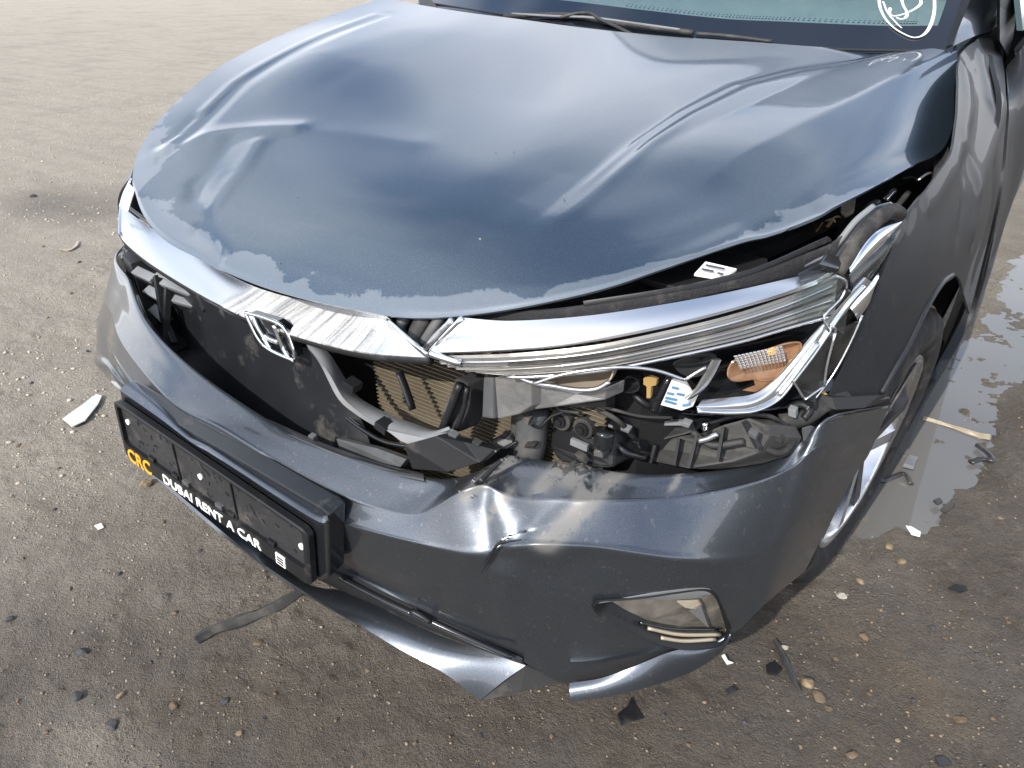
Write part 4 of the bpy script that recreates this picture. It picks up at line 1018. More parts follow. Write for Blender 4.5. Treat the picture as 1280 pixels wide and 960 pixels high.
# broken lens shards: clear pieces with bright edges
shard = [(0.7403,0.3216,0.7024),(0.7547,0.3489,0.6611),(0.7677,0.377,0.6717),(0.7686,0.3791,0.752),(0.7747,0.393,0.7413),(0.7736,0.3905,0.779),(0.7631,0.3668,0.7684)]
prism('lens_shard', shard, (0, .003, 0), M['clear'], hl)
tube('shard_edge', [(0.7401,0.3192,0.7024),(0.7479,0.3335,0.6819),(0.755,0.3475,0.662)], .0016, M['silver'], hl, 5, 6)
tube('shard_edge', [(0.755,0.3475,0.662),(0.7618,0.3618,0.6677),(0.7686,0.3771,0.672)], .0016, M['silver'], hl, 5, 6)
tube('shard_edge', [(0.7686,0.3771,0.672),(0.7672,0.3739,0.7057),(0.7682,0.376,0.7487)], .0018, M['silver'], hl, 5, 8)
tube('shard_edge', [(0.7682,0.376,0.7487),(0.7673,0.3741,0.7558),(0.7632,0.365,0.7606)], .0018, M['silver'], hl, 5, 5)
prism('lens_shard', [(0.7679,0.3833,0.75),(0.7833,0.42,0.7503),(0.7863,0.4277,0.7547),(0.7806,0.4133,0.7139),(0.7718,0.3923,0.6858),(0.7684,0.3845,0.6837)], (0, .003, 0), M['clear'], hl)
tube('shard_edge', [(0.7855,0.4298,0.756),(0.7805,0.4172,0.7191),(0.7719,0.3965,0.6791),(0.7564,0.3623,0.6403)], .0016, M['silver'], hl, 5, 14)
prism('lens_shard', [(0.7324,0.3062,0.8325),(0.7604,0.3589,0.8324),(0.7694,0.3788,0.8156),(0.7597,0.3573,0.8006),(0.7397,0.3185,0.7898)], (0, .003, 0), M['clear'], hl)

# ------------------------------------------------------------------ under the bonnet edge
sl_t = [(0.3728,0.1736,0.75),(0.4586,0.1953,0.7689),(0.5414,0.229,0.7905),(0.6128,0.2746,0.8116),(0.6708,0.3245,0.8278),(0.7104,0.3747,0.838),(0.7331,0.4093,0.846),(0.7434,0.4271,0.8559)]
sl_b = [(0.386,0.1566,0.7544),(0.4792,0.182,0.7695),(0.5585,0.218,0.7862),(0.6277,0.2659,0.8038),(0.6842,0.3195,0.8151),(0.7166,0.3637,0.8214),(0.7417,0.4041,0.8278),(0.7538,0.427,0.8416)]
ribbon('front_seal', sl_t, sl_b, M['seal'], car, 80, 10, .010, (0, -.5, 1), .006, (0, -.5, 1))
ribbon('seal_edge', [(0.5106,0.2046,0.7922),(0.5855,0.2447,0.8098),(0.6453,0.2903,0.8226),(0.6862,0.332,0.8366),(0.7296,0.3936,0.8581)], [(0.5145,0.1983,0.7902),(0.5887,0.2388,0.8065),(0.648,0.2846,0.8191),(0.6886,0.3269,0.8328),(0.738,0.3996,0.8539)], M['black'], car, 50, 5, .004, (0, -.5, 1), .006, (0, -.5, 1))
prism('seal_block', [(0.7215,0.3309,0.8305),(0.738,0.3575,0.8381),(0.7541,0.3876,0.8255),(0.7521,0.3836,0.8224),(0.7265,0.3386,0.8199)], (0, .03, .004), M['gloss'], car, .002)
prism('bay_shelf', [(0.375,0.171,0.755),(0.4822,0.2746,0.765),(0.5725,0.4275,0.775),(0.6357,0.5705,0.785),(0.6786,0.7529,0.79),(0.7282,0.9913,0.79),(0.7639,1.165,0.8),(0.7155,1.5475,0.8),(0.3,1.2,0.8),(-0.6,1.0,0.74),(-0.6,0.35,0.7),(0.1,0.24,0.72)], (0, 0, -.02), M['under'], car)
lbl = prism('label', [(0.6154,0.3165,0.8291),(0.6519,0.3261,0.8243),(0.6463,0.3012,0.8191),(0.6117,0.2937,0.8203)], (0, 0, -.003), M['paper'], car)
for a_, b_ in (((0.6199,0.3059,0.8293), (0.6427,0.3101,0.8276)), ((0.6182,0.2986,0.8262), (0.6329,0.3,0.8258)), ((0.6385,0.2986,0.8255), (0.6456,0.2986,0.825))):
    bar('label_print', a_, b_, .004, .001, M['ink'], lbl)
prism('bay_panel', [(0.5288,0.3171,0.79),(0.5866,0.4425,0.8),(0.6481,0.4608,0.795),(0.6563,0.4392,0.79),(0.5836,0.322,0.785)], (0, 0, -.01), M['matte'], car, .003)
prism('pale_bracket', [(0.6846,0.6702,0.82),(0.6942,0.7154,0.82),(0.7034,0.6728,0.815),(0.6996,0.6427,0.815),(0.6896,0.6548,0.815)], (0, 0, -.006), M['tan'], car, .001)
for k, (a_, b_, m_, r_) in enumerate((
    ((0.6823,0.6157,0.8), (0.6847,0.625,0.81), 'ochre', .003), ((0.6829,0.6151,0.81), (0.6925,0.6388,0.81), 'ochre', .002), ((0.679,0.6126,0.81), (0.6927,0.6124,0.81), 'tan', .002),
    ((0.7282,0.7663,0.81), (0.7337,0.7915,0.82), 'silver', .005), ((0.752,0.8691,0.82), (0.7672,0.8925,0.83), 'silver', .003), ((0.7372,0.8335,0.83), (0.752,0.8691,0.82), 'dusty', .003),
    ((0.7123,0.6974,0.81), (0.7267,0.7157,0.82), 'dusty', .006), ((0.7096,0.6329,0.8), (0.7162,0.6717,0.81), 'dusty', .004), ((0.7262,0.7061,0.8), (0.7389,0.7331,0.81), 'slat', .004),
    ((0.7455,0.7562,0.8), (0.7493,0.8318,0.81), 'dusty', .005), ((0.6678,0.6159,0.79), (0.6701,0.6345,0.8), 'ochre', .0015), ((0.7099,0.6683,0.8), (0.7222,0.7035,0.8), 'paper', .004))):
    tube('bay_debris', [a_, (np.array(a_) + np.array(b_)) / 2 + np.array([.002, .002, .004]), b_], r_, M[m_], car, 6, 6, .6)
prism('inner_wing', [(0.7596,0.9666,0.84),(0.769,1.0182,0.85),(0.78,0.9788,0.84),(0.7829,0.914,0.83),(0.7702,0.9034,0.82)], (0, 0, -.02), M['rimdark'], car, .002)
tube('wing_seal', [(0.7498,0.4042,0.815),(0.7559,0.4164,0.835),(0.7638,0.4334,0.8578),(0.7738,0.4559,0.8733),(0.7828,0.4779,0.8769),(0.7899,0.4964,0.8691)], .010, M['rubber'], car, 8, 30)
tube('wing_seal', [(0.742,0.4046,0.8257),(0.7498,0.4192,0.8432),(0.7582,0.4361,0.864),(0.7695,0.4611,0.8792),(0.779,0.4833,0.8809)], .006, M['gloss'], car, 8, 30)
tube('wing_seal', [(0.7351,0.4026,0.8352),(0.7444,0.4189,0.8524),(0.7531,0.4357,0.8713),(0.7648,0.4605,0.8845)], .004, M['slat'], car, 8, 24)
prism('bent_clip', [(0.7767,0.4578,0.8832),(0.7837,0.4752,0.8838),(0.7911,0.4945,0.8739),(0.794,0.5026,0.862),(0.7869,0.4833,0.8701)], (0, .01, 0), M['tan'], car, .001)
# pieces seen in the gap between the two chrome parts
prism('latch_panel', [(0.1908,0.15,0.7242),(0.3383,0.15,0.7539),(0.3652,0.15,0.7561),(0.3259,0.13,0.7024),(0.3076,0.13,0.6898),(0.2666,0.13,0.7124),(0.2277,0.14,0.7176)], (0, .03, -.01), M['black'], car, .002)
tube('latch_rod', [(0.2773,0.135,0.7419),(0.2729,0.125,0.7258),(0.2848,0.12,0.7143)], .008, M['grey'], car, 8, 8)
tube('latch_rod', [(0.3121,0.135,0.7485),(0.3049,0.125,0.7296),(0.3017,0.12,0.7118)], .012, M['dusty'], car, 8, 8)
tube('latch_rod', [(0.3403,0.135,0.7568),(0.3309,0.125,0.7389),(0.3194,0.12,0.7192)], .007, M['grey'], car, 8, 8)
# dark core that keeps the ground out of sight behind the openings
frame_box('engine_core', (-.60, .34, .25), (1.20, 0, 0), (0, .75, 0), (0, 0, .42), M['under'], car)
prism('front_bulkhead', [(-.62, .33, .25), (.13, .235, .25), (.58, .24, .25), (.68, .36, .25), (.74, .48, .25), (.74, .55, .25), (.60, .55, .25), (-.62, .45, .25)], (0, 0, .46), M['under'], car)

# ------------------------------------------------------------------ near side wing (fender)
fc = [
  [(0.7849,0.5507,0.8419), (0.7873,0.5172,0.8097), (0.7856,0.4773,0.7672), (0.7788,0.4372,0.7124), (0.774,0.407,0.6419)],
  [(0.7891,0.584,0.8511), (0.7962,0.5493,0.8103), (0.7985,0.5139,0.7661), (0.8004,0.487,0.7008), (0.7986,0.4633,0.6217)],
  [(0.7928,0.6303,0.8619), (0.8044,0.5989,0.8196), (0.8125,0.5707,0.7726), (0.8168,0.5423,0.7067), (0.819,0.5195,0.6082)],
  [(0.7953,0.7186,0.8734), (0.808,0.6695,0.8375), (0.8184,0.6318,0.7952), (0.8247,0.6032,0.7464), (0.8314,0.5799,0.6637)],
  [(0.7952,0.8085,0.885), (0.8104,0.7625,0.8479), (0.8229,0.7206,0.8063), (0.8319,0.6746,0.7606), (0.8362,0.6305,0.7033)],
  [(0.7823,0.9074,0.913), (0.807,0.8611,0.8686), (0.825,0.8148,0.8191), (0.8372,0.7635,0.7655), (0.8409,0.6968,0.7173)],
  [(0.7587,1.0274,0.946), (0.7991,0.9788,0.8898), (0.8244,0.9144,0.8341), (0.843,0.8446,0.7626), (0.8472,0.7689,0.7083)],
  [(0.7323,1.1663,0.9753), (0.7885,1.161,0.9067), (0.8246,1.0548,0.8382), (0.8478,0.94,0.7575), (0.8558,0.8391,0.6779)],
  [(0.7258,1.411,0.9825), (0.7903,1.3313,0.9046), (0.8257,1.1833,0.8349), (0.852,1.0611,0.7405), (0.8651,0.9474,0.6089)],
  [(0.7261,1.7438,0.9819), (0.7889,1.4982,0.9063), (0.8272,1.3261,0.832), (0.8568,1.2172,0.7087), (0.869,1.2508,0.4607)],
]
FG = np.swapaxes(loft_pts(fc, 150, 90), 0, 1)
YZ = FG[..., 1:]
for line, amp, wd in (
    ([(0.7462,1.1506,0.9602),(0.7813,1.0405,0.9172),(0.8036,0.8582,0.8749),(0.8003,0.6483,0.8508)], .004, .02),
    ([(0.7733,1.3752,0.9281),(0.8016,1.079,0.8862),(0.8145,0.895,0.8562)], -.006, .035), ([(0.8025,1.3702,0.8848),(0.8253,1.139,0.836),(0.8341,0.9428,0.8092)], .005, .03),
    ([(0.813,0.9291,0.8619),(0.8341,0.9428,0.8092),(0.8499,0.904,0.7401)], .005, .025), ([(0.8163,0.85,0.8472),(0.8302,0.8375,0.8079),(0.839,0.7988,0.7684)], -.004, .02), ([(0.8446,1.154,0.7765),(0.8601,1.1622,0.6838),(0.8654,1.0547,0.6217)], -.005, .03),
    ([(0.7383,1.3968,0.9692),(0.7777,1.3033,0.9223),(0.7998,1.2362,0.8893)], .006, .02)):
    d, s, p = poly_dist(YZ, np.asarray(line)[:, 1:])
    FG[..., 0] += amp * np.exp(-(d / wd) ** 2)
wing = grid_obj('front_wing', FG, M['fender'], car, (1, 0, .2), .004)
wing['label'] = 'dark front wing, rumpled near the door'
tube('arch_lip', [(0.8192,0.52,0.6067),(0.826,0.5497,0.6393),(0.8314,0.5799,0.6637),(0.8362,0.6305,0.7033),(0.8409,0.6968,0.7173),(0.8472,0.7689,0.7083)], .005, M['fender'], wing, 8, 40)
# far side wing sliver
ribbon('front_wing', [(-0.7,0.3217,0.7497),(-0.74,0.3713,0.7792),(-0.78,0.4465,0.8187),(-0.81,0.5786,0.885),(-0.83,0.6883,0.9228)], [(-.76, .30, .62), (-.83, .38, .62), (-.86, .55, .62), (-.865, .8, .62), (-.86, 1.1, .62)], M['paint'], car, 30, 12, .03, (-1, 0, .3), .004, (-1, 0, .2))
# inner wheel arch liner
la = np.linspace(-.1, math.pi - .25, 30)
LG = np.array([[(x, .86 + .36 * math.cos(a), .31 + .36 * math.sin(a)) for a in la] for x in (.50, .62, .72, .80)])
grid_obj('arch_liner', LG, M['rubber'], car, (0, 0, -1), .004)

ribbon('far_headlight', [(-0.69,0.3165,0.7523),(-0.68,0.2873,0.7295),(-0.68,0.2712,0.7057)], [(-0.66,0.3046,0.7352),(-0.655,0.2869,0.7161),(-0.65,0.2709,0.6967)], M['chrome'], car, 16, 6, .006, (-.4, -1, .3), .004, (-.3, -1, .3))
# loose wiring and clips behind the torn nose
wr = np.random.default_rng(5)
for k, pts in enumerate((
    [(0.4369,0.17,0.6194),(0.4721,0.16,0.6197),(0.4881,0.17,0.6375),(0.5133,0.18,0.6509)], [(0.5348,0.2,0.6504),(0.5655,0.2,0.6443),(0.575,0.22,0.6171),(0.5831,0.24,0.5884)], [(0.5601,0.21,0.6019),(0.5796,0.21,0.5916),(0.596,0.23,0.5785)],
    [(0.5059,0.2,0.6527),(0.5533,0.2,0.6568),(0.589,0.22,0.6468),(0.6199,0.25,0.6393)], [(0.6566,0.28,0.6265),(0.689,0.29,0.645),(0.7206,0.32,0.6403),(0.743,0.34,0.6203)], [(0.7225,0.3,0.6052),(0.746,0.31,0.5986),(0.7534,0.34,0.6016)],
    [(0.4066,0.14,0.5831),(0.4308,0.14,0.5819),(0.4452,0.15,0.5922)], [(0.3276,0.11,0.5699),(0.3653,0.11,0.5711),(0.4054,0.12,0.5836)], [(0.5537,0.24,0.6753),(0.5827,0.23,0.6634),(0.6035,0.24,0.651)], [(0.4878,0.17,0.6619),(0.5002,0.17,0.6516),(0.5229,0.18,0.6495)],
    [(0.1229,0.13,0.5291),(0.1721,0.12,0.5285),(0.2242,0.115,0.5274),(0.295,0.11,0.5463)], [(0.6424,0.27,0.6143),(0.6716,0.265,0.6082),(0.7069,0.28,0.6182)])):
    tube('wire', pts, (.0022, .0035, .005)[k % 3], M[('black', 'rubber', 'gloss', 'dusty')[k % 4]], car, 6, 24)
for k, q in enumerate([(0.5001,0.17,0.6564),(0.5353,0.18,0.6669),(0.4535,0.15,0.626),(0.5672,0.21,0.6222),(0.5835,0.22,0.595),(0.6769,0.28,0.646),(0.7135,0.27,0.6348),(0.7366,0.31,0.6124),(0.7403,0.34,0.6366),(0.7579,0.36,0.6469),(0.4246,0.14,0.5952),(0.367,0.1,0.596),(0.4084,0.1,0.6016),(0.6279,0.26,0.6245),(0.6007,0.22,0.6688),(0.4568,0.15,0.5862),(0.5492,0.175,0.5952),(0.5284,0.17,0.5834)]):
    e_x = Vector((wr.uniform(.006, .014), wr.uniform(-.004, .004), wr.uniform(-.004, .004)))
    frame_box('clip', Vector(q), e_x, (0, .010, .002), (wr.uniform(-.004, .004), -.002, wr.uniform(.006, .013)), M[('black', 'grey', 'dusty', 'slat', 'gloss')[k % 5]], car, .0012)

# ------------------------------------------------------------------ front wheel, steered slightly
wh = bpy.data.objects.new('wheel', None)
COL.objects.link(wh)
wh.parent = car
ax = Vector((.985, -.105, -.10)).normalized()
wc = Vector((.772, .850, .301))
wz = (Vector((0, 0, 1)) - ax * ax.z).normalized()
wy = wz.cross(ax)
wh.matrix_local = Matrix(((ax.x, wy.x, wz.x, wc.x), (ax.y, wy.y, wz.y, wc.y), (ax.z, wy.z, wz.z, wc.z), (0, 0, 0, 1)))
def lathe(name, prof, m, parent, seg=72):
    """profile of (radius, x along axle)"""
    P_ = np.asarray(prof, float)
    a = np.linspace(0, 2 * math.pi, seg + 1)
    Gd_ = np.stack([np.stack([P_[:, 1], P_[:, 0] * math.cos(t), P_[:, 0] * math.sin(t)], -1) for t in a])
    nr = grid_normals(Gd_)
    cen_ = np.zeros(3)
    return grid_obj(name, Gd_, m, parent, (0, 0, 0), 0)
lathe('tyre', [(.205, .015), (.215, .026), (.235, .034), (.262, .036), (.285, .028), (.297, .010), (.300, -.02), (.301, -.09), (.298, -.14), (.285, -.165), (.25, -.17), (.205, -.15)], M['tyre'], wh)
for k in range(70):
    a0 = 2 * math.pi * k / 70
    v_ = []
    for (rr_, xx) in ((.300, .008), (.3045, -.004), (.3055, -.06), (.3055, -.12), (.300, -.14)):
        for da in (0, .055):
            v_.append((xx, rr_ * math.cos(a0 + da), rr_ * math.sin(a0 + da)))
    f_ = [(2 * i, 2 * i + 1, 2 * i + 3, 2 * i + 2) for i in range(4)]
    vb = [(x * 1.0, y * .985, z * .985) for x, y, z in v_]
    n0 = len(v_)
    f2 = [tuple(n0 + q for q in ff_[::-1]) for ff_ in f_] + [(2 * i, 2 * i + 2, n0 + 2 * i + 2, n0 + 2 * i) for i in range(4)] + [(2 * i + 1, n0 + 2 * i + 1, n0 + 2 * i + 3, 2 * i + 3) for i in range(4)]
    if -2.9 < math.atan2(math.sin(a0), math.cos(a0)) < -.2:
        pass
    mesh_obj('tread_block', v_ + vb, f_ + f2, M['mud'], wh)
prism('mud_cake', [(0.7663,0.575,0.218),(0.7757,0.56,0.2823),(0.7868,0.55,0.3303),(0.8016,0.55,0.3202),(0.7994,0.565,0.2617),(0.7858,0.58,0.2093),(0.7635,0.585,0.1757)], (-.01, .05, 0), M['mud'], wh, .003).matrix_parent_inverse = wh.matrix_local.inverted()
lathe('rim', [(.212, .018), (.208, .026), (.200, .026), (.194, .016), (.188, -.03), (.175, -.10), (.06, -.11), (.0, -.11)], M['rim'], wh)
lathe('hub_cap', [(.0, .018), (.024, .017), (.030, .012), (.034, -.01), (.05, -.06)], M['rimdark'], wh, 30)
for k in range(10):
    a = 2 * math.pi * k / 10 + .2 + (.11 if k % 2 else -.11)
    e = np.array([0, math.cos(a), math.sin(a)])
    t = np.array([0, -math.sin(a), math.cos(a)])
    X_ = np.array([1, 0, 0])
    pts0 = [e * .03 + t * .012 + X_ * .010, e * .03 - t * .012 + X_ * .010, e * .03 - t * .008 - X_ * .02, e * .03 + t * .008 - X_ * .02]
    pts1 = [e * .198 + t * .017 + X_ * .022, e * .198 - t * .011 + X_ * .022, e * .198 - t * .008 - X_ * .015, e * .198 + t * .012 - X_ * .015]
    mesh_obj('spoke', pts0 + pts1, [(0, 1, 2, 3), (7, 6, 5, 4), (0, 4, 5, 1), (1, 5, 6, 2), (2, 6, 7, 3), (3, 7, 4, 0)], M['rim'] if k % 2 else M['rimdark'], wh)
lathe('brake_disc', [(.05, -.07), (.14, -.07), (.14, -.09), (.05, -.09)], M['alu'], wh, 40)

# ------------------------------------------------------------------ door, sill, mirror foot, pillar
dc = [[(0.7816,1.5859,0.9166), (0.8123,1.4495,0.8662), (0.8311,1.371,0.8213), (0.8604,1.2929,0.6849), (0.8694,1.469,0.3761), (.830, 1.12, .21)],
      [(.805, 1.62, .965), (.845, 1.62, .88), (.868, 1.60, .70), (.870, 1.60, .50), (.864, 1.60, .30), (.838, 1.60, .21)],
      [(.80, 2.0, .975), (.838, 2.0, .88), (.856, 2.0, .70), (.856, 2.0, .50), (.85, 2.0, .30), (.83, 2.0, .21)],
      [(.78, 2.5, .985), (.815, 2.5, .88), (.832, 2.5, .70), (.832, 2.5, .50), (.826, 2.5, .30), (.81, 2.5, .21)]]
DG = np.swapaxes(loft_pts(dc, 80, 60), 0, 1)
DG[..., 0] += .006 * np.sin(DG[..., 1] * 17 + DG[..., 2] * 6) * np.sin(DG[..., 2] * 9 + 1) * np.exp(-((DG[..., 1] - 1.5) / .3) ** 2) * np.minimum(1, np.linspace(0, 8, DG.shape[1]))[None]
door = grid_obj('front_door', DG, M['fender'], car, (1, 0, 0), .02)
door['label'] = 'dark front door with rippled bodywork'
tube('door_edge', [(0.7829,1.5701,0.9119),(0.8106,1.4532,0.8656),(0.8294,1.3757,0.8203),(0.8587,1.3008,0.6826),(0.8663,1.3601,0.5004)], .0018, M['paint'], door, 6, 30)
ribbon('sill', [(.80, 1.15, .30), (.845, 1.3, .27), (.84, 2.0, .26), (.80, 2.8, .26)], [(.78, 1.12, .17), (.81, 1.3, .15), (.81, 2.0, .15), (.77, 2.8, .15)], M['black'], car, 30, 6, .01, (1, 0, 0), .02, (1, 0, 0))
prism('rear_arch_flap', [(0.8,1.6082,0.1896),(0.8,1.6555,0.2062),(0.82,1.7684,0.1666),(0.83,2.2119,-0.0547),(0.81,1.9108,0.0257)], (-.02, .02, 0), M['grey'], car, .002)
ribbon('side_panel', [(.80, 1.05, .58), (.825, 1.2, .85), (.76, 1.45, .95)], [(.74, 1.05, .2), (.78, 1.25, .5), (.72, 1.5, .9)], M['matte'], car, 12, 6, .0, (1, 0, 0), .01, (1, 0, 0))
# windscreen
wb = [(-0.8499,1.4713,1.0263),(-0.5163,1.3477,1.0122),(-0.1986,1.2681,0.9951),(0.0458,1.235,0.9811),(0.2425,1.2394,0.9767),(0.4159,1.2547,0.9715),(0.5704,1.2842,0.9695),(0.6919,1.321,0.9716)]
wu = np.array([0, 1, .56]) / 1.146
WB = crv(wb, 60)
sd_ = np.linspace(-.03, .85, 30)[:, None, None]
WG = WB[None] + sd_ * (wu[None, None] + np.array([[[-.18, 0, 0]]]) * np.sign(WB[None, :, :1]) * np.abs(WB[None, :, :1]) / .7)
screen = grid_obj('windscreen', WG, M['wind'], car, (0, -.5, 1), .005)
fr_t = [(-0.8269,1.4581,1.0385),(-0.5572,1.4036,1.0532),(-0.2417,1.3351,1.0454),(0.0107,1.2964,1.0308),(0.2192,1.2841,1.0181),(0.3611,1.296,1.0148),(0.5523,1.3262,1.0105),(0.6562,1.3551,1.0115)]
fr_b = [(-0.8135,1.4181,1.0188),(-0.4871,1.3094,1.0094),(-0.1779,1.2354,0.9928),(0.0612,1.2051,0.9792),(0.2553,1.2084,0.9736),(0.4256,1.2246,0.9687),(0.5776,1.2544,0.9669),(0.7026,1.2929,0.969)]
frit = ribbon('frit_band', fr_t, fr_b, M['frit'], screen, 60, 4, 0, thick=.002, outward=(0, -.5, 1))
ribbon('frit_band', [(0.6562,1.3551,1.0115),(0.6527,1.4059,1.0405),(0.6477,1.4529,1.0676)], [(0.7026,1.2929,0.969),(0.694,1.3713,1.0144),(0.6794,1.4618,1.0675)], M['frit'], screen, 12, 4, 0, thick=.002, outward=(0, -.5, 1))
FT = crv(fr_t, 130)
dots = []
dv, df_ = [], []
for i in range(52, 122):
    for r_ in range(2):
        c_ = FT[i] + wu * (.006 + .007 * r_) + np.array([0, 0, .001])
        k0 = len(dv)
        w_ = .0019 - .0005 * r_
        for sx, sy in ((-1, -1), (1, -1), (1, 1), (-1, 1)):
            dv.append(c_ + np.array([sx * w_, 0, 0]) + wu * sy * w_)
        df_.append((k0, k0 + 1, k0 + 2, k0 + 3))
dd = mesh_obj('frit_dots', dv, df_, M['frit'], screen)
dd['kind'] = 'stuff'
# white paint-marker scribble in a ring
def mark(pts, r=.0035):
    tube('marker_line', pts, r, M['marker'], screen, 8, 40, .35)
mark([(0.5214,1.408,1.0623),(0.5342,1.3763,1.043),(0.5542,1.3473,1.0241),(0.5815,1.3237,1.0071),(0.6096,1.3107,0.9958),(0.6273,1.3089,0.9921),(0.6401,1.3219,0.9974),(0.6439,1.3484,1.0117),(0.6388,1.3892,1.0353),(0.6248,1.4336,1.0623)])
mark([(0.5355,1.3914,1.0512),(0.5555,1.3621,1.0322),(0.5793,1.3396,1.0163),(0.5946,1.3273,1.0073)], .0025)
mark([(0.5554,1.3766,1.0403),(0.5585,1.3629,1.0322),(0.5689,1.3559,1.0269),(0.5836,1.3646,1.0297),(0.5975,1.3802,1.0365),(0.6071,1.3997,1.046),(0.6042,1.4135,1.0541),(0.5939,1.4206,1.0596)])
mark([(0.5625,1.4177,1.0624),(0.5761,1.3916,1.0459),(0.5909,1.3713,1.0324),(0.5924,1.3574,1.0244),(0.5851,1.3507,1.0217),(0.5763,1.3531,1.0243)])
# cowl and wipers
ribbon('cowl', [(-0.742,1.4041,1.0274),(-0.3588,1.2825,1.0104),(-0.0331,1.2213,0.9916),(0.2526,1.2133,0.9795),(0.5011,1.2429,0.9734),(0.6735,1.2878,0.974)], [(-0.7487,1.4091,1.003),(-0.3651,1.2906,0.9884),(-0.0409,1.2368,0.9742),(0.248,1.2299,0.9631),(0.4993,1.2609,0.9577),(0.6739,1.3071,0.9587)], M['matte'], car, 40, 4, 0, thick=.004, outward=(0, -.5, 1))
blade = tube('wiper_blade', [(-0.3751,1.2685,1.0071),(-0.2758,1.266,1.0136),(-0.166,1.261,1.0166),(-0.0437,1.2388,1.0073),(0.0697,1.226,0.9998),(0.1845,1.2195,0.9926)], .006, M['wiper'], car, 8, 40)
tube('wiper_arm', [(-0.1792,1.2369,1.0126),(-0.141,1.2503,1.0216),(-0.0997,1.25,1.0226),(-0.0555,1.2282,1.0112),(0.012,1.2012,0.9965),(0.0767,1.1745,0.9808)], .006, M['wiper'], car, 8, 30, .6)
tube('wiper_spine', [(-0.3487,1.2684,1.0154),(-0.2114,1.2501,1.0144),(-0.0904,1.2424,1.0145),(0.0487,1.2257,1.0059),(0.1542,1.2168,0.9983)], .003, M['slat'], car, 6, 30)
tube('wiper_blade', [(0.1917,1.221,0.9911),(0.2656,1.224,0.9887),(0.3642,1.2246,0.9815)], .004, M['wiper'], car, 8, 16)
prism('cowl_corner', [(-0.8363,1.4463,1.039),(-0.774,1.4278,1.0408),(-0.6895,1.3639,1.02),(-0.7071,1.3545,1.0118),(-0.795,1.4053,1.0242)], (0, .01, -.01), M['wiper'], car)
# interior seen through the glass
prism('dashboard', [(-.70, 1.38, .99), (.70, 1.38, .96), (.72, 2.0, 1.02), (-.72, 2.0, 1.04)], (0, 0, -.05), M['dash'], car, .01)
for x in (-.36, .36):
    prism('seat_back', [(x - .25, 2.45, .6), (x + .25, 2.45, .6), (x + .24, 2.55, 1.1), (x + .12, 2.57, 1.14), (x + .12, 2.58, 1.30), (x - .12, 2.58, 1.30), (x - .12, 2.57, 1.14), (x - .24, 2.55, 1.1)], (0, .12, 0), M['grey'], car, .03)
prism('cabin_floor', [(-.80, 1.30, .35), (.80, 1.30, .35), (.82, 4.2, .35), (-.82, 4.2, .35)], (0, 0, -.05), M['matte'], car)
# painted pillar and its black trim
ribbon('pillar_trim', [(0.6887,1.3015,0.9792),(0.6839,1.352,1.0083),(0.6792,1.4183,1.0462),(0.6695,1.5034,1.0954)], [(0.698,1.312,0.9815),(0.6953,1.3609,1.0094),(0.693,1.4304,1.0487),(0.6865,1.5115,1.0952)], M['black'], car, 16, 4, .002, thick=.004, outward=(0, -.5, 1))
pil = ribbon('pillar', [(0.6992,1.308,0.9791),(0.6953,1.3609,1.0094),(0.693,1.4304,1.0487),(0.6865,1.5115,1.0952)], [(0.735,1.5444,0.9867),(0.725,1.6477,1.0205),(0.715,1.7524,1.0506),(0.7,1.8612,1.1001)], M['paint'], car, 24, 8, .012, (.5, -.5, .6), .006, (.6, -.6, .4))
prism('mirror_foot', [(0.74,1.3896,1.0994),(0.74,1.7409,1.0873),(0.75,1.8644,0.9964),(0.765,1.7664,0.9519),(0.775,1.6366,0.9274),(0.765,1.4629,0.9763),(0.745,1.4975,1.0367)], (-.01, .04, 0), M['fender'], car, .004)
prism('door_inner', [(.70, 1.25, .3), (.70, 2.6, .3), (.70, 2.6, .96), (.70, 1.55, .95), (.70, 1.35, .8)], (-.02, 0, 0), M['matte'], car)
M['sideglass'] = plain('dark teal glass', (.03, .055, .06), .12, coat=.2, var=.1)
for sx in (1, -1):
    prism('side_window', [(sx * .790, 1.62, .985), (sx * .775, 2.5, 1.0), (sx * .72, 3.55, 1.02), (sx * .60, 3.15, 1.36), (sx * .605, 2.10, 1.37), (sx * .66, 1.86, 1.27)], (-sx * .012, 0, 0), M['sideglass'], car)
    prism('roof_rail', [(sx * .665, 1.84, 1.275), (sx * .612, 2.08, 1.372), (sx * .606, 3.15, 1.365), (sx * .585, 3.15, 1.40), (sx * .590, 2.05, 1.405), (sx * .645, 1.80, 1.30)], (-sx * .03, 0, 0), M['paint'], car, .004)
prism('boot_lid', [(-.72, 3.55, 1.0), (.72, 3.55, 1.0), (.70, 4.40, .98), (-.70, 4.40, .98)], (0, 0, -.04), M['paint'], car, .01)
prism('rear_window', [(-.60, 3.30, 1.36), (.60, 3.30, 1.36), (.70, 3.58, 1.01), (-.70, 3.58, 1.01)], (0, -.01, -.006), M['sideglass'], car)
prism('tail_panel', [(-.74, 4.42, .30), (.74, 4.42, .30), (.70, 4.40, .97), (-.70, 4.40, .97)], (0, -.03, 0), M['paint'], car)
ribbon('roof', [(-.58, 2.0, 1.36), (0, 1.95, 1.40), (.58, 2.0, 1.36)], [(-.58, 3.4, 1.38), (0, 3.4, 1.44), (.58, 3.4, 1.38)], M['paint'], car, 20, 10, .03, (0, 0, 1), .02, (0, 0, 1))
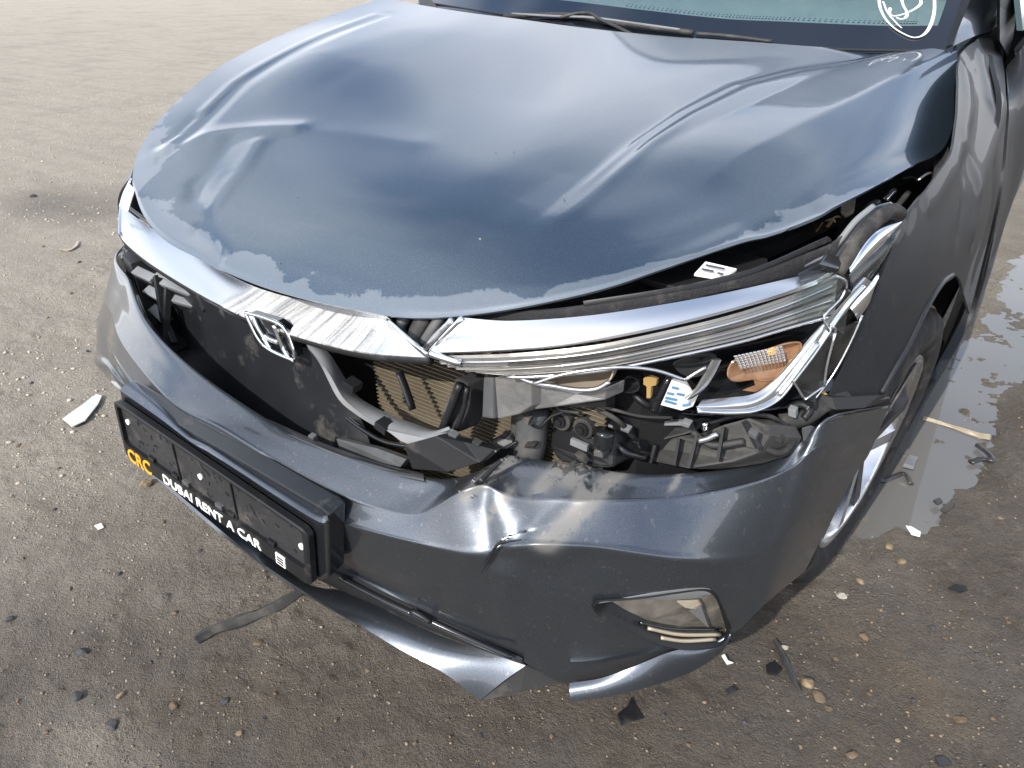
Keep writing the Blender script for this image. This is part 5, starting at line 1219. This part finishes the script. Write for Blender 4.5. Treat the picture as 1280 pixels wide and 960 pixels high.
# rear of the body, out of frame but it throws a shadow and stands behind the door
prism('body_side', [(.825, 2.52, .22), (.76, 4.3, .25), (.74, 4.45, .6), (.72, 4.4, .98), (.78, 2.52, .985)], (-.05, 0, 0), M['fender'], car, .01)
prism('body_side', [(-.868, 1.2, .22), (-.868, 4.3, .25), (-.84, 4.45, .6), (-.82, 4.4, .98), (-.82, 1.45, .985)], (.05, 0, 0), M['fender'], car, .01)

# =================================================================== GROUND
def vnoise(x, y, seed):
    """smooth value noise on arrays"""
    xi, yi = np.floor(x).astype(np.int64), np.floor(y).astype(np.int64)
    fx, fy = x - xi, y - yi
    fx, fy = fx * fx * (3 - 2 * fx), fy * fy * (3 - 2 * fy)
    def h(a, b):
        k = (a * 374761393 + b * 668265263 + seed * 974634777) & 0x7fffffff
        k = ((k ^ (k >> 13)) * 1274126177) & 0x7fffffff
        return ((k ^ (k >> 16)) & 0xffff) / 65535.0
    return (h(xi, yi) * (1 - fx) + h(xi + 1, yi) * fx) * (1 - fy) + (h(xi, yi + 1) * (1 - fx) + h(xi + 1, yi + 1) * fx) * fy

def fbm(x, y, f0, octv, seed, g=0.5):
    s = np.zeros_like(x)
    a, f = 1.0, f0
    t = 0
    for o in range(octv):
        s += a * (vnoise(x * f + 17.3 * o, y * f - 9.1 * o, seed + o) - 0.5)
        t += a
        a *= g
        f *= 2.03
    return s / t

PUD = np.asarray([(0.7601,1.1925),(0.7606,1.4512),(0.7611,1.765),(0.8061,2.1827),(0.8752,2.4997),(0.9092,2.8373),(0.9576,3.5465),(1.1553,3.0948),(1.1004,2.237),(1.0147,1.7954),(0.9927,1.5694),(0.9625,1.3607),(0.954,1.193),(0.9142,1.0971),(0.8477,1.0861),(0.8081,0.992)])

def height(x, y):
    out = np.maximum.reduce([-2.3 - x, x - 1.75, -.75 - y, y - 3.1, np.zeros_like(x)])
    near = np.exp(-out / .30)                        # the mesh is coarse further out: only the long swells stay
    z = 0.018 * fbm(x, y, 7.0, 4, 21, .6) + 0.008 * fbm(x, y, 45.0, 3, 40, .6)
    cl = fbm(x, y, 24.0, 3, 60, .65)
    z = z + 0.050 * np.maximum(cl - .05, 0) ** 1.3 * np.clip(2.2 * vnoise(x * 3.1, y * 3.1, 8) - .3, 0, 1.3)
    z = z * near + 0.020 * fbm(x, y, 1.3, 2, 5) * (near * .5 + .5 * np.exp(-out / 3.0))
    P_ = np.stack([x, y], -1)
    line = np.vstack([PUD, PUD[:1]])
    d, s, p = poly_dist(P_, line)
    ins = in_poly(P_.reshape(-1, 2), PUD).reshape(x.shape)
    sd = np.where(ins, -d, d)
    return z + .006 - 0.022 * (1 - sstep(-.06, .10, sd)), sd

def axis_pts(lo, hi, step, far, gr=1.13):
    a = list(np.arange(lo, hi, step))
    s = step
    v = a[-1]
    up = []
    while v < far:
        s *= gr
        v += s
        up.append(v)
    s = step
    v = a[0]
    dn = []
    while v > -far:
        s *= gr
        v -= s
        dn.append(v)
    return np.array(dn[::-1] + a + up)
gx = axis_pts(-2.3, 1.75, .0078, 700.0, 1.09)
gy = axis_pts(-.75, 3.1, .0078, 700.0, 1.09)
GX, GY = np.meshgrid(gx, gy)
far = np.hypot(GX, GY)
GZ, psd = height(np.clip(GX, -30, 30), np.clip(GY, -30, 30))
GZ = GZ * np.exp(-np.maximum(far - 12, 0) / 20)

TRACK = -2.0553373214516126
def ground_mat():
    m, n, b = new_mat('gravelly dirt')
    tc = N(n, 'ShaderNodeTexCoord')
    def nz(scale, detail, rough, lo, hi, dist=0.0):
        t = N(n, 'ShaderNodeTexNoise', Scale=scale, Detail=detail, Roughness=rough, Distortion=dist)
        n.links.new(tc.outputs['Object'], t.inputs['Vector'])
        r = N(n, 'ShaderNodeMapRange')
        r.inputs['From Min'].default_value = lo
        r.inputs['From Max'].default_value = hi
        n.links.new(t.outputs['Fac'], r.inputs['Value'])
        return r.outputs['Result']
    wet = N(n, 'ShaderNodeAttribute', attribute_name='wet').outputs['Fac']
    big = nz(1.4, 6, .6, .35, .65, .4)
    mid = nz(9.0, 8, .65, .35, .68)
    fine = nz(190.0, 6, .75, .34, .66)
    vo = N(n, 'ShaderNodeTexVoronoi', Scale=130.0, Randomness=1.0)
    n.links.new(tc.outputs['Object'], vo.inputs['Vector'])
    vsep = N(n, 'ShaderNodeSeparateXYZ')
    n.links.new(vo.outputs['Color'], vsep.inputs[0])
    vo2 = N(n, 'ShaderNodeTexVoronoi', Scale=300.0, Randomness=1.0)
    n.links.new(tc.outputs['Object'], vo2.inputs['Vector'])
    vsep2 = N(n, 'ShaderNodeSeparateXYZ')
    n.links.new(vo2.outputs['Color'], vsep2.inputs[0])
    mp = N(n, 'ShaderNodeMapping')
    mp.inputs['Rotation'].default_value = (0, 0, TRACK)
    mp.inputs['Scale'].default_value = (.35, 3.2, 1)
    n.links.new(tc.outputs['Object'], mp.inputs['Vector'])
    tk = N(n, 'ShaderNodeTexNoise', Scale=2.2, Detail=6, Roughness=.62)
    n.links.new(mp.outputs['Vector'], tk.inputs['Vector'])
    tr_ = N(n, 'ShaderNodeMapRange')
    tr_.inputs['From Min'].default_value = .42
    tr_.inputs['From Max'].default_value = .66
    n.links.new(tk.outputs['Fac'], tr_.inputs['Value'])
    track = tr_.outputs['Result']
    grit = nz(420.0, 2, .5, .40, .66)
    w2 = N(n, 'ShaderNodeMath', operation='MULTIPLY_ADD', use_clamp=True)
    n.links.new(big, w2.inputs[0])
    w2.inputs[1].default_value = 0.30
    n.links.new(wet, w2.inputs[2])
    w3 = N(n, 'ShaderNodeMath', operation='SUBTRACT', use_clamp=True)
    n.links.new(w2.outputs[0], w3.inputs[0])
    w3.inputs[1].default_value = 0.15
    wetf = w3.outputs[0]
    dry = mixc(n, mid, (0.46, 0.41, 0.325), (0.62, 0.56, 0.465))
    dry = mixc(n, mulf(n, fine, .65), dry, (0.27, 0.24, 0.20))
    wetc = mixc(n, mid, (0.046, 0.032, 0.019), (0.098, 0.072, 0.045))
    wetc = mixc(n, mulf(n, fine, .55), wetc, (0.055, 0.046, 0.037))
    rust = nz(2.3, 6, .6, .50, .72)
    wetc = mixc(n, mulf(n, rust, .8), wetc, (0.165, 0.105, 0.052))
    dry = mixc(n, mulf(n, track, .38), dry, (0.25, 0.22, 0.175))
    grey = nz(3.1, 7, .62, .48, .66, .8)
    wetc = mixc(n, mulf(n, grey, .75), wetc, (0.105, 0.100, 0.091))
    smear = nz(5.5, 7, .6, .56, .72, 1.2)
    wetc = mixc(n, mulf(n, smear, .5), wetc, (0.17, 0.146, 0.113))
    blot = nz(2.7, 5, .55, .50, .68, .5)
    wetc = mixc(n, mulf(n, blot, .45), wetc, (0.045, 0.034, 0.023))
    col = mixc(n, wetf, dry, wetc)
    cell = N(n, 'ShaderNodeMath', operation='GREATER_THAN')
    n.links.new(vsep.outputs[0], cell.inputs[0])
    cell.inputs[1].default_value = .80
    col = mixc(n, mulf(n, cell.outputs[0], .30), col, mixc(n, wetf, (0.36, 0.33, 0.28), (0.17, 0.145, 0.115)))
    cell2 = N(n, 'ShaderNodeMath', operation='LESS_THAN')
    n.links.new(vsep2.outputs[1], cell2.inputs[0])
    cell2.inputs[1].default_value = .25
    col = mixc(n, mulf(n, cell2.outputs[0], .40), col, mixc(n, wetf, (0.17, 0.15, 0.125), (0.030, 0.025, 0.020)))
    col = mixc(n, mulf(n, grit, .35), col, mixc(n, wetf, (0.42, 0.385, 0.34), (0.15, 0.13, 0.105)))
    n.links.new(col, b.inputs['Base Color'])
    rr = N(n, 'ShaderNodeMapRange')
    rr.inputs['To Min'].default_value = .95
    rr.inputs['To Max'].default_value = .60
    n.links.new(wetf, rr.inputs['Value'])
    n.links.new(rr.outputs['Result'], b.inputs['Roughness'])
    ad = N(n, 'ShaderNodeMath', operation='MULTIPLY_ADD')
    n.links.new(fine, ad.inputs[0])
    ad.inputs[1].default_value = 1.4
    n.links.new(grit, ad.inputs[2])
    ad2 = N(n, 'ShaderNodeMath', operation='MULTIPLY_ADD')
    n.links.new(vo.outputs['Distance'], ad2.inputs[0])
    ad2.inputs[1].default_value = -1.3
    n.links.new(ad.outputs[0], ad2.inputs[2])
    ad = ad2
    rg = N(n, 'ShaderNodeTexNoise', Scale=42.0, Detail=13.0, Roughness=.74)
    n.links.new(tc.outputs['Object'], rg.inputs['Vector'])
    ad3 = N(n, 'ShaderNodeMath', operation='MULTIPLY_ADD')
    n.links.new(ad.outputs[0], ad3.inputs[0])
    ad3.inputs[1].default_value = .10
    n.links.new(rg.outputs['Fac'], ad3.inputs[2])
    bp = N(n, 'ShaderNodeBump', Strength=1.0, Distance=.026)
    n.links.new(ad3.outputs[0], bp.inputs['Height'])
    n.links.new(bp.outputs['Normal'], b.inputs['Normal'])
    return m
M['ground'] = ground_mat()
# wetness of the soil: drier towards the far left, damp round the car's nose and along its near side
dryness = sstep(-.45, .95, (-.62 * GX + .55 * GY) - .10 + .8 * fbm(GX, GY, .9, 4, 77)) * sstep(1.35, .55, GX)
wetv = 1 - dryness
pale = np.exp(-(((GX + .10) / .16) ** 2 + ((GY + .33) / .10) ** 2)) * .6
wetv = np.clip(wetv - pale, 0, 1)
wetv = np.maximum(wetv, .62 * np.exp(-(((GX + 3.35) / .45) ** 2 + ((GY - 1.35) / .28) ** 2)))
ground = grid_obj('ground', np.stack([GX, GY, GZ], -1), M['ground'], None, (0, 0, 1), 0, None, {'wet': wetv})
ground['kind'] = 'structure'

# puddle: water lying in the hollow, grit poking through
pm, pn_, pb = new_mat('muddy water')
pb.inputs['Base Color'].default_value = (.135, .132, .126, 1)
pb.inputs['Roughness'].default_value = .03
pb.inputs['IOR'].default_value = 1.45
pb.inputs['Specular IOR Level'].default_value = .6
bump(pn_, pb, 14.0, .04, .002)
PC = PUD.mean(axis=0)
pw = [(PC[0] + (q[0] - PC[0]) * 1.5 + (.12 if q[0] > PC[0] else -.05), PC[1] + (q[1] - PC[1]) * 1.3, -.0115) for q in PUD]
wv = [Vector(q) for q in pw]
water = mesh_obj('puddle_water', wv, [tuple(t) for t in tessellate_polygon([wv])], pm)
water['kind'] = 'structure'

# loose grit: thousands of small pebbles, one mesh
ico_v, ico_f = None, None
bm = bmesh.new()
bmesh.ops.create_icosphere(bm, subdivisions=1, radius=1.0)
ico_v = np.array([v.co for v in bm.verts])
ico_f = np.array([[v.index for v in f.verts] for f in bm.faces])
bm.free()

def scatter(count, xr, yr, rlo, rhi, m, name, dens=None):
    x = RNG.uniform(xr[0], xr[1], count)
    y = RNG.uniform(yr[0], yr[1], count)
    if dens is not None:
        k = RNG.uniform(0, 1, count) < dens(x, y)
        x, y = x[k], y[k]
    z, sd = height(x, y)
    r = rlo * (rhi / rlo) ** (RNG.uniform(0, 1, len(x)) ** 2.2)
    k = len(x)
    jit = RNG.uniform(.65, 1.25, (k, len(ico_v), 1))
    sc = np.stack([RNG.uniform(.8, 1.4, k), RNG.uniform(.7, 1.2, k), RNG.uniform(.45, .85, k)], -1)[:, None, :]
    V = ico_v[None] * jit * sc * r[:, None, None]
    a = RNG.uniform(0, 6.28, k)
    ca, sa = np.cos(a)[:, None], np.sin(a)[:, None]
    vx = V[..., 0] * ca - V[..., 1] * sa
    vy = V[..., 0] * sa + V[..., 1] * ca
    V = np.stack([vx + x[:, None], vy + y[:, None], V[..., 2] + (z + r * .25)[:, None]], -1).reshape(-1, 3)
    F_ = (ico_f[None] + (np.arange(k) * len(ico_v))[:, None, None]).reshape(-1, 3)
    me = bpy.data.meshes.new(name)
    me.vertices.add(len(V))
    me.vertices.foreach_set('co', V.ravel())
    me.loops.add(F_.size)
    me.loops.foreach_set('vertex_index', F_.ravel().astype(np.int32))
    me.polygons.add(len(F_))
    me.polygons.foreach_set('loop_start', (np.arange(len(F_)) * 3).astype(np.int32))
    me.update(calc_edges=True)
    at = me.attributes.new('tone', 'FLOAT', 'POINT')
    at.data.foreach_set('value', np.repeat(RNG.uniform(0, 1, k), len(ico_v)))
    at = me.attributes.new('wet', 'FLOAT', 'POINT')
    dr = sstep(-.45, .95, (-.62 * x + .55 * y) - .10) * sstep(1.35, .55, x)
    at.data.foreach_set('value', np.repeat(1 - dr, len(ico_v)))
    o = link(name, me, m, None, False)
    o['kind'] = 'stuff'
    return o
gm, gn, gbs = new_mat('pebbles')
at = N(gn, 'ShaderNodeAttribute', attribute_name='tone')
aw = N(gn, 'ShaderNodeAttribute', attribute_name='wet')
rp = N(gn, 'ShaderNodeValToRGB')
rp.color_ramp.elements[0].color = (.34, .305, .25, 1)
rp.color_ramp.elements[1].color = (.44, .40, .34, 1)
gn.links.new(at.outputs['Fac'], rp.inputs['Fac'])
rp2 = N(gn, 'ShaderNodeValToRGB')
e_ = rp2.color_ramp.elements
e_[0].color = (.055, .046, .037, 1)
e_[1].color = (.14, .11, .078, 1)
e3 = rp2.color_ramp.elements.new(.96)
e3.color = (.22, .17, .12, 1)
rp2.color_ramp.elements[-1].color = (.24, .21, .175, 1)
gn.links.new(at.outputs['Fac'], rp2.inputs['Fac'])
gn.links.new(mixc(gn, aw.outputs['Fac'], rp.outputs['Color'], rp2.outputs['Color']), gbs.inputs['Base Color'])
gbs.inputs['Roughness'].default_value = .8
clear_of_car = lambda x, y: np.where((np.abs(x) < .70) & (y > .35), 0.0, np.where((x > 1.0) & (y > .9), .35, 1.0))
scatter(42000, (-1.6, 1.75), (-.75, 2.0), .0008, .0036, gm, 'grit', lambda x, y: clear_of_car(x, y) * np.clip(vnoise(x * 7, y * 7, 4) * vnoise(x * 2.3, y * 2.3, 6) * 4.5 - .25, .10, 1))
scatter(36000, (-8.5, -.6), (-.6, 7.0), .0022, .0085, gm, 'gravel', lambda x, y: np.where((x > -.9) & (y > .2), 0, np.clip(vnoise(x * 3, y * 3, 9) * 1.8 - .3, .08, 1)))

# =================================================================== LOOSE THINGS ON THE GROUND
def rock(name, x, y, r, m, label, cat='stone', group=None, flat=.7, seed=0):
    rg = np.random.default_rng(seed)
    bm = bmesh.new()
    bmesh.ops.create_icosphere(bm, subdivisions=2, radius=1.0)
    cut = [Vector(rg.normal(size=3)).normalized() for _ in range(7)]
    for v in bm.verts:
        p = v.co.copy()
        for c in cut:
            t = p.dot(c)
            if t > .62:
                p -= c * (t - .62) * .85
        p *= 1 + .16 * mnoise.noise(p * 2.2 + Vector((seed, 0, 0)))
        v.co = Vector((p.x * 1.15, p.y * .9, p.z * flat)) * r
    me = bpy.data.meshes.new(name)
    bm.to_mesh(me)
    bm.free()
    o = link(name, me, m, None, False)
    z = float(height(np.array([x]), np.array([y]))[0][0])
    o.location = (x, y, z + r * flat * .28)
    o.rotation_euler = (0, 0, float(rg.uniform(0, 6.28)))
    return tag(o, label, cat, group)
M['rock_tan'] = plain('tan stone', (.20, .150, .095), .85, var=.35, vscale=60.0, bmp=(140.0, .6, .003))
M['rock_dark'] = plain('dark stone', (.055, .055, .058), .8, var=.35, vscale=60.0, bmp=(140.0, .6, .003))
M['rock_pale'] = plain('pale stone', (.30, .28, .245), .85, var=.3, vscale=60.0, bmp=(140.0, .6, .003))
M['rock_brown'] = plain('brown stone', (.12, .088, .058), .85, var=.35, vscale=60.0, bmp=(140.0, .6, .003))
named = [
  ((-0.7246,0.1594,0.0305), 'rock_tan', 'tan stone on the ground left of the number plate holder'),
  ((-0.3317,-0.2118,0.0216), 'rock_dark', 'dark angular stone at the lower left, above another dark stone'),
  ((-0.2427,-0.2714,0.0188), 'rock_dark', 'near-black stone below and left of the middle in the lower left corner'),
  ((-0.1337,-0.2666,0.0182), 'rock_dark', 'dark stone nearest the bottom edge at the lower left'),
  ((-0.015,-0.1244,0.0144), 'rock_dark', 'dark stone in the soil below the torn black strip'),
  ((-0.0856,-0.1811,0.0143), 'rock_brown', 'brown stone between two dark stones below the torn strip'),
  ((-0.5375,-0.2542,0.0146), 'rock_dark', 'small dark stone at the very left edge, level with the lower lip'),
  ((-0.0753,-0.003,0.0156), 'rock_brown', 'brown stone touching the lower side of the torn strip'),
  ((-0.181,-0.2228,0.013), 'rock_tan', 'tan stone right of the near-black stone at the lower left'),
  ((0.8672,0.9779,0.0178), 'rock_tan', 'tan stone just below the white paper scrap'),
  ((0.8966,0.931,0.019), 'rock_tan', 'tan stone with its shadow beside it, below the paper scrap'),
  ((0.8404,0.8239,0.0168), 'rock_tan', 'tan stone nearest the muddy tyre'),
  ((0.8176,0.7568,0.018), 'rock_pale', 'pale flat stone below the muddy tyre'),
  ((0.8831,0.6788,0.017), 'rock_brown', 'brown stone in the mud right of the bumper corner'),
  ((0.8268,0.5009,0.0217), 'rock_tan', 'largest tan stone, at the end of the thin plastic strip'),
  ((0.8511,0.4853,0.0213), 'rock_brown', 'brown stone touching the largest tan stone'),
  ((0.8726,0.4726,0.0126), 'rock_brown', 'small brown stone, lowest of the three by the thin plastic strip'),
  ((1.0621,0.5731,0.0178), 'rock_brown', 'brown stone alone in the mud at the lower right'),
  ((0.9281,0.4017,0.0145), 'rock_brown', 'brown stone at the bottom edge right of the middle'),
  ((0.9868,0.7715,0.0125), 'rock_dark', 'dark stone in the mud right of the bumper, below the dark leaf-like shard'),
  ((0.7671,0.5642,0.0122), 'rock_pale', 'pale pebble touching the upper end of the thin plastic strip'),
  ((-3.7118,1.3077,0.0316), 'rock_dark', 'dark stone below the damp patch at the upper left'),
]
for k, ((x, y, r), mk, lb) in enumerate(named):
    rock('stone', x, y, r * .62, M[mk], lb, seed=k + 1)
small = [(-0.7072,-0.1497,0.0089),(-0.816,-0.0235,0.0097),(-0.2166,-0.3389,0.0083),(-0.2754,-0.0516,0.0098),(-0.3996,0.0908,0.009),(0.0594,-0.148,0.0083),(0.0465,-0.0597,0.0072),(-0.2063,-0.1482,0.0076),(0.1732,-0.0317,0.0084),(0.3198,0.0139,0.0082),(0.4048,0.0818,0.0082),(0.1472,0.0731,0.0075),(-0.0106,0.0557,0.0078),(0.3353,0.0803,0.007),(0.5056,0.1515,0.0082),(0.5461,0.2165,0.0069),(0.6449,0.2943,0.0083),(0.6891,0.3636,0.0071),(0.701,0.2688,0.008),(0.7615,0.3653,0.0083),(0.922,0.5442,0.0086),(0.9394,0.6185,0.0073),(0.9893,0.5707,0.0085),(0.9832,0.4731,0.008),(1.0027,0.6408,0.0072),(1.0658,0.7491,0.0075),(1.1079,0.6141,0.0083),(1.0036,1.0459,0.0088),(1.0556,0.9382,0.0083),(1.0547,1.2093,0.0093),(1.0103,0.7567,0.0077),(0.8037,0.6386,0.0078),(0.8539,0.5923,0.009),(0.8908,0.5328,0.0072),(0.8141,0.374,0.0068),(0.8542,0.3749,0.0067),(-0.5197,-0.1387,0.0085),(-0.4792,-0.0542,0.0087),(-0.5551,0.1004,0.0095),(-0.3242,-0.3358,0.0087),(0.0684,-0.1041,0.007),(0.8936,0.762,0.008),(0.9237,0.8346,0.0066),(0.8448,0.9076,0.007),(0.8156,0.8583,0.0069),(1.1056,0.8699,0.0078),(-1.5839,0.4717,0.0109),(-1.9671,0.526,0.0119),(-2.1167,0.6944,0.0128),(-1.5186,0.2543,0.0127),(-1.1774,0.0595,0.0111),(-0.9723,0.0656,0.0105),(-2.4434,0.9004,0.0141),(-2.7962,0.9172,0.0149)]
for k, (x, y, r) in enumerate(small):
    far_left = x < -.35
    mk = ('rock_tan', 'rock_brown', 'rock_dark', 'rock_brown', 'rock_brown', 'rock_dark')[(k * 7 + 1) % 6]
    where = 'dry ground at far left' if y > .25 and x < 0 else 'soil before the number plate' if x < .12 else 'soil below the front lips' if x < .72 else 'mud beside the front wheel' if y > .55 else 'mud right of the bumper'
    rock('pebble', x, y, r * .62, M[mk], 'small ' + mk[5:] + ' pebble, one of several on the ' + where, 'pebble', 'small pebbles scattered over the dirt', seed=100 + k)

def zat(x, y):
    return float(height(np.array([x]), np.array([y]))[0][0])
def chip(name, pts, th, m, label, cat, lift=.006, tilt=0.0):
    """flat broken piece lying on the ground"""
    P_ = [Vector((x, y, zat(x, y) * .4 + lift + tilt * i)) for i, (x, y, *_) in enumerate(pts)]
    z0 = max(p.z for p in P_) if tilt == 0 else None
    if z0 is not None:
        for p in P_:
            p.z = z0 - .3 * (z0 - p.z)
    o = prism(name, P_, (0, 0, -th), m, None, min(th * .3, .001))
    return tag(o, label, cat)
def strip_thing(name, spine, w, th, m, label, cat, ridge=None):
    S = crv(np.asarray(spine, float), 40)
    t = np.gradient(S, axis=0)
    t /= np.linalg.norm(t, axis=1, keepdims=True)
    s = np.stack([-t[:, 1], t[:, 0], np.zeros(len(t))], -1)
    wv_ = w * (1 - .35 * np.abs(np.linspace(-1, 1, 40)) ** 3) * (1 + .12 * np.sin(np.linspace(0, 19, 40)))
    z = np.array([zat(a, b_) for a, b_ in S[:, :2]])
    k_ = np.ones(9) / 9
    z = np.convolve(np.pad(z, 4, 'edge'), k_, 'valid')
    rowsS = []
    for q in np.linspace(-1, 1, 9):
        p = S + s * (wv_ * q / 2)[:, None]
        p[:, 2] = z + th + (ridge or 0) * max(0, 1 - abs(q) * 2.2) + .002 * (1 - q * q)
        rowsS.append(p)
    o = grid_obj(name, np.array(rowsS), m, None, (0, 0, 1), th)
    return tag(o, label, cat)
strip_thing('torn_trim_strip', [(-0.1741,-0.0708,0.0),(-0.1707,-0.0349,0.0),(-0.149,0.0097,0.0),(-0.1243,0.0597,0.0),(-0.1099,0.1036,0.0),(-0.1007,0.145,0.0)], .030, .006, M['dusty'], 'torn black plastic trim strip lying under the front lip', 'plastic strip', .006)
strip_thing('plastic_strip', [(0.7458,0.5681,0.0),(0.7724,0.534,0.0),(0.7971,0.5035,0.0),(0.8207,0.4743,0.0)], .013, .006, M['rimdark'], 'thin dark plastic strip on the mud beside the largest tan stone', 'plastic strip', .003)
strip_thing('thin_rod', [(0.8246,1.5965,0.0),(0.8863,1.5929,0.0),(0.9466,1.5851,0.0),(0.9917,1.5779,0.0)], .007, .016, M['tan'], 'thin pale rod lying across the edge of the puddle', 'rod')
strip_thing('straw_loop', [(-2.6838,0.9382,0.0),(-2.6302,0.9475,0.0),(-2.6443,0.9883,0.0),(-2.7083,1.0373,0.0)], .014, .008, M['tan'], 'curved yellow straw-like scrap on the dry ground', 'scrap')
chip('lens_fragment', [(-1.2057,0.1957,0.0),(-1.2322,0.2619,-0.0),(-1.2597,0.3265,0.0),(-1.2358,0.3311,0.0),(-1.1964,0.2966,0.0),(-1.1421,0.2281,0.0),(-1.1399,0.1895,0.0)], .004, plain('cloudy plastic', (.55, .57, .58), .3, coat=.4), 'cloudy clear plastic fragment on the ground left of the bumper', 'plastic fragment', .012)
chip('white_flake', [(-0.6785,-0.0005,0.0),(-0.6725,0.0139,0.0),(-0.6539,0.0094,0.0),(-0.6568,-0.0027,0.0)], .003, M['paper'], 'small white flake on the dirt left of the plate holder', 'flake')
chip('paper_scrap', [(0.881,1.058,0.0),(0.892,1.0621,0.0),(0.9136,1.0539,0.0),(0.9153,1.0358,0.0),(0.8976,1.0333,0.0)], .003, M['white'], 'white paper scrap at the lower end of the puddle', 'paper scrap', .010)
chip('dark_shard', [(0.9926,0.8951,0.0),(1.0028,0.9157,0.0),(1.0224,0.9236,0.0),(1.0268,0.9132,0.0),(1.0172,0.8986,0.0)], .004, M['black'], 'dark leaf-shaped plastic shard on the mud at the right', 'plastic shard', .010)
chip('diamond_shard', [(0.5776,0.2477,0.0),(0.5843,0.2735,0.0),(0.5817,0.2934,0.0),(0.5992,0.278,0.0),(0.6177,0.266,0.0),(0.6028,0.2501,0.0),(0.5936,0.2326,0.0)], .004, M['black'], 'black diamond-shaped shard below the bumper corner', 'plastic shard', .012)
chip('square_chip', [(0.7106,0.4024,0.0),(0.7181,0.4178,0.0),(0.73,0.4138,0.0),(0.7209,0.3954,0.0)], .004, M['rimdark'], 'small square dark chip with a pale rim on the mud', 'plastic chip', .012)
chip('blunt_shard', [(0.7516,0.4978,0.0),(0.7613,0.5132,0.0),(0.7794,0.504,0.0),(0.7756,0.4886,0.0),(0.7601,0.4821,0.0)], .005, M['black'], 'blunt dark shard left of the thin plastic strip', 'plastic shard', .010)
chip('blue_chip', [(1.0392,0.4736,0.0),(1.0493,0.484,0.0),(1.0645,0.4776,0.0),(1.0481,0.4629,0.0)], .005, M['rimdark'], 'bluish grey chip at the bottom edge on the right', 'plastic chip', .010)
chip('pale_curl', [(0.6764,0.4725,0.0),(0.68,0.4794,0.0),(0.6904,0.4688,0.0),(0.701,0.4695,0.0),(0.6926,0.4594,0.0)], .003, M['paper'], 'pale curled scrap just below the bumper corner', 'scrap', .010)
hk = tube('hooked_piece', [(x, y, zat(x, y) + .014) for x, y, z in [(0.9664,1.4247,0.0),(0.9884,1.4521,0.0),(1.0104,1.4501,0.0),(0.999,1.4849,0.0),(0.969,1.5173,0.0)]], .008, M['rimdark'], None, 7, 18, .6)
tag(hk, 'bent hook-shaped plastic piece in the puddle', 'plastic piece')
chip('puddle_shard', [(0.9351,1.1626,0.0),(0.9515,1.2092,0.0),(0.9613,1.2015,0.0),(0.9498,1.1553,0.0)], .006, M['rimdark'], 'grey shard standing in the lower part of the puddle', 'plastic shard', .014)
chip('puddle_chip', [(0.9157,1.1958,0.0),(0.9266,1.214,0.0),(0.9355,1.2019,0.0),(0.9278,1.1859,0.0)], .006, M['rimdark'], 'tiny dark chip beside the grey shard in the puddle', 'plastic chip', .012)
bp_ = thing('broken_clip', 'broken grey plastic clip with an arm, by the front wheel', 'plastic clip', (0, 0, 0))
prism('clip_head', [(x, y, zat(x, y) * .3 + .028) for x, y, z in [(0.8282,1.2864,0.0),(0.832,1.3344,0.0),(0.8526,1.3357,0.0),(0.8525,1.2866,0.0)]], (0, 0, -.010), M['slat'], bp_, .001)
tube('clip_arm', [(x, y, zat(x, y) + .016) for x, y, z in [(0.7797,1.2057,0.0),(0.8036,1.2337,0.0),(0.8196,1.2644,0.0),(0.8379,1.2848,0.0),(0.8592,1.2515,0.0)]], .007, M['rimdark'], bp_, 7, 16, .6)
for u_, v_ in ((0, 0),):
    pass
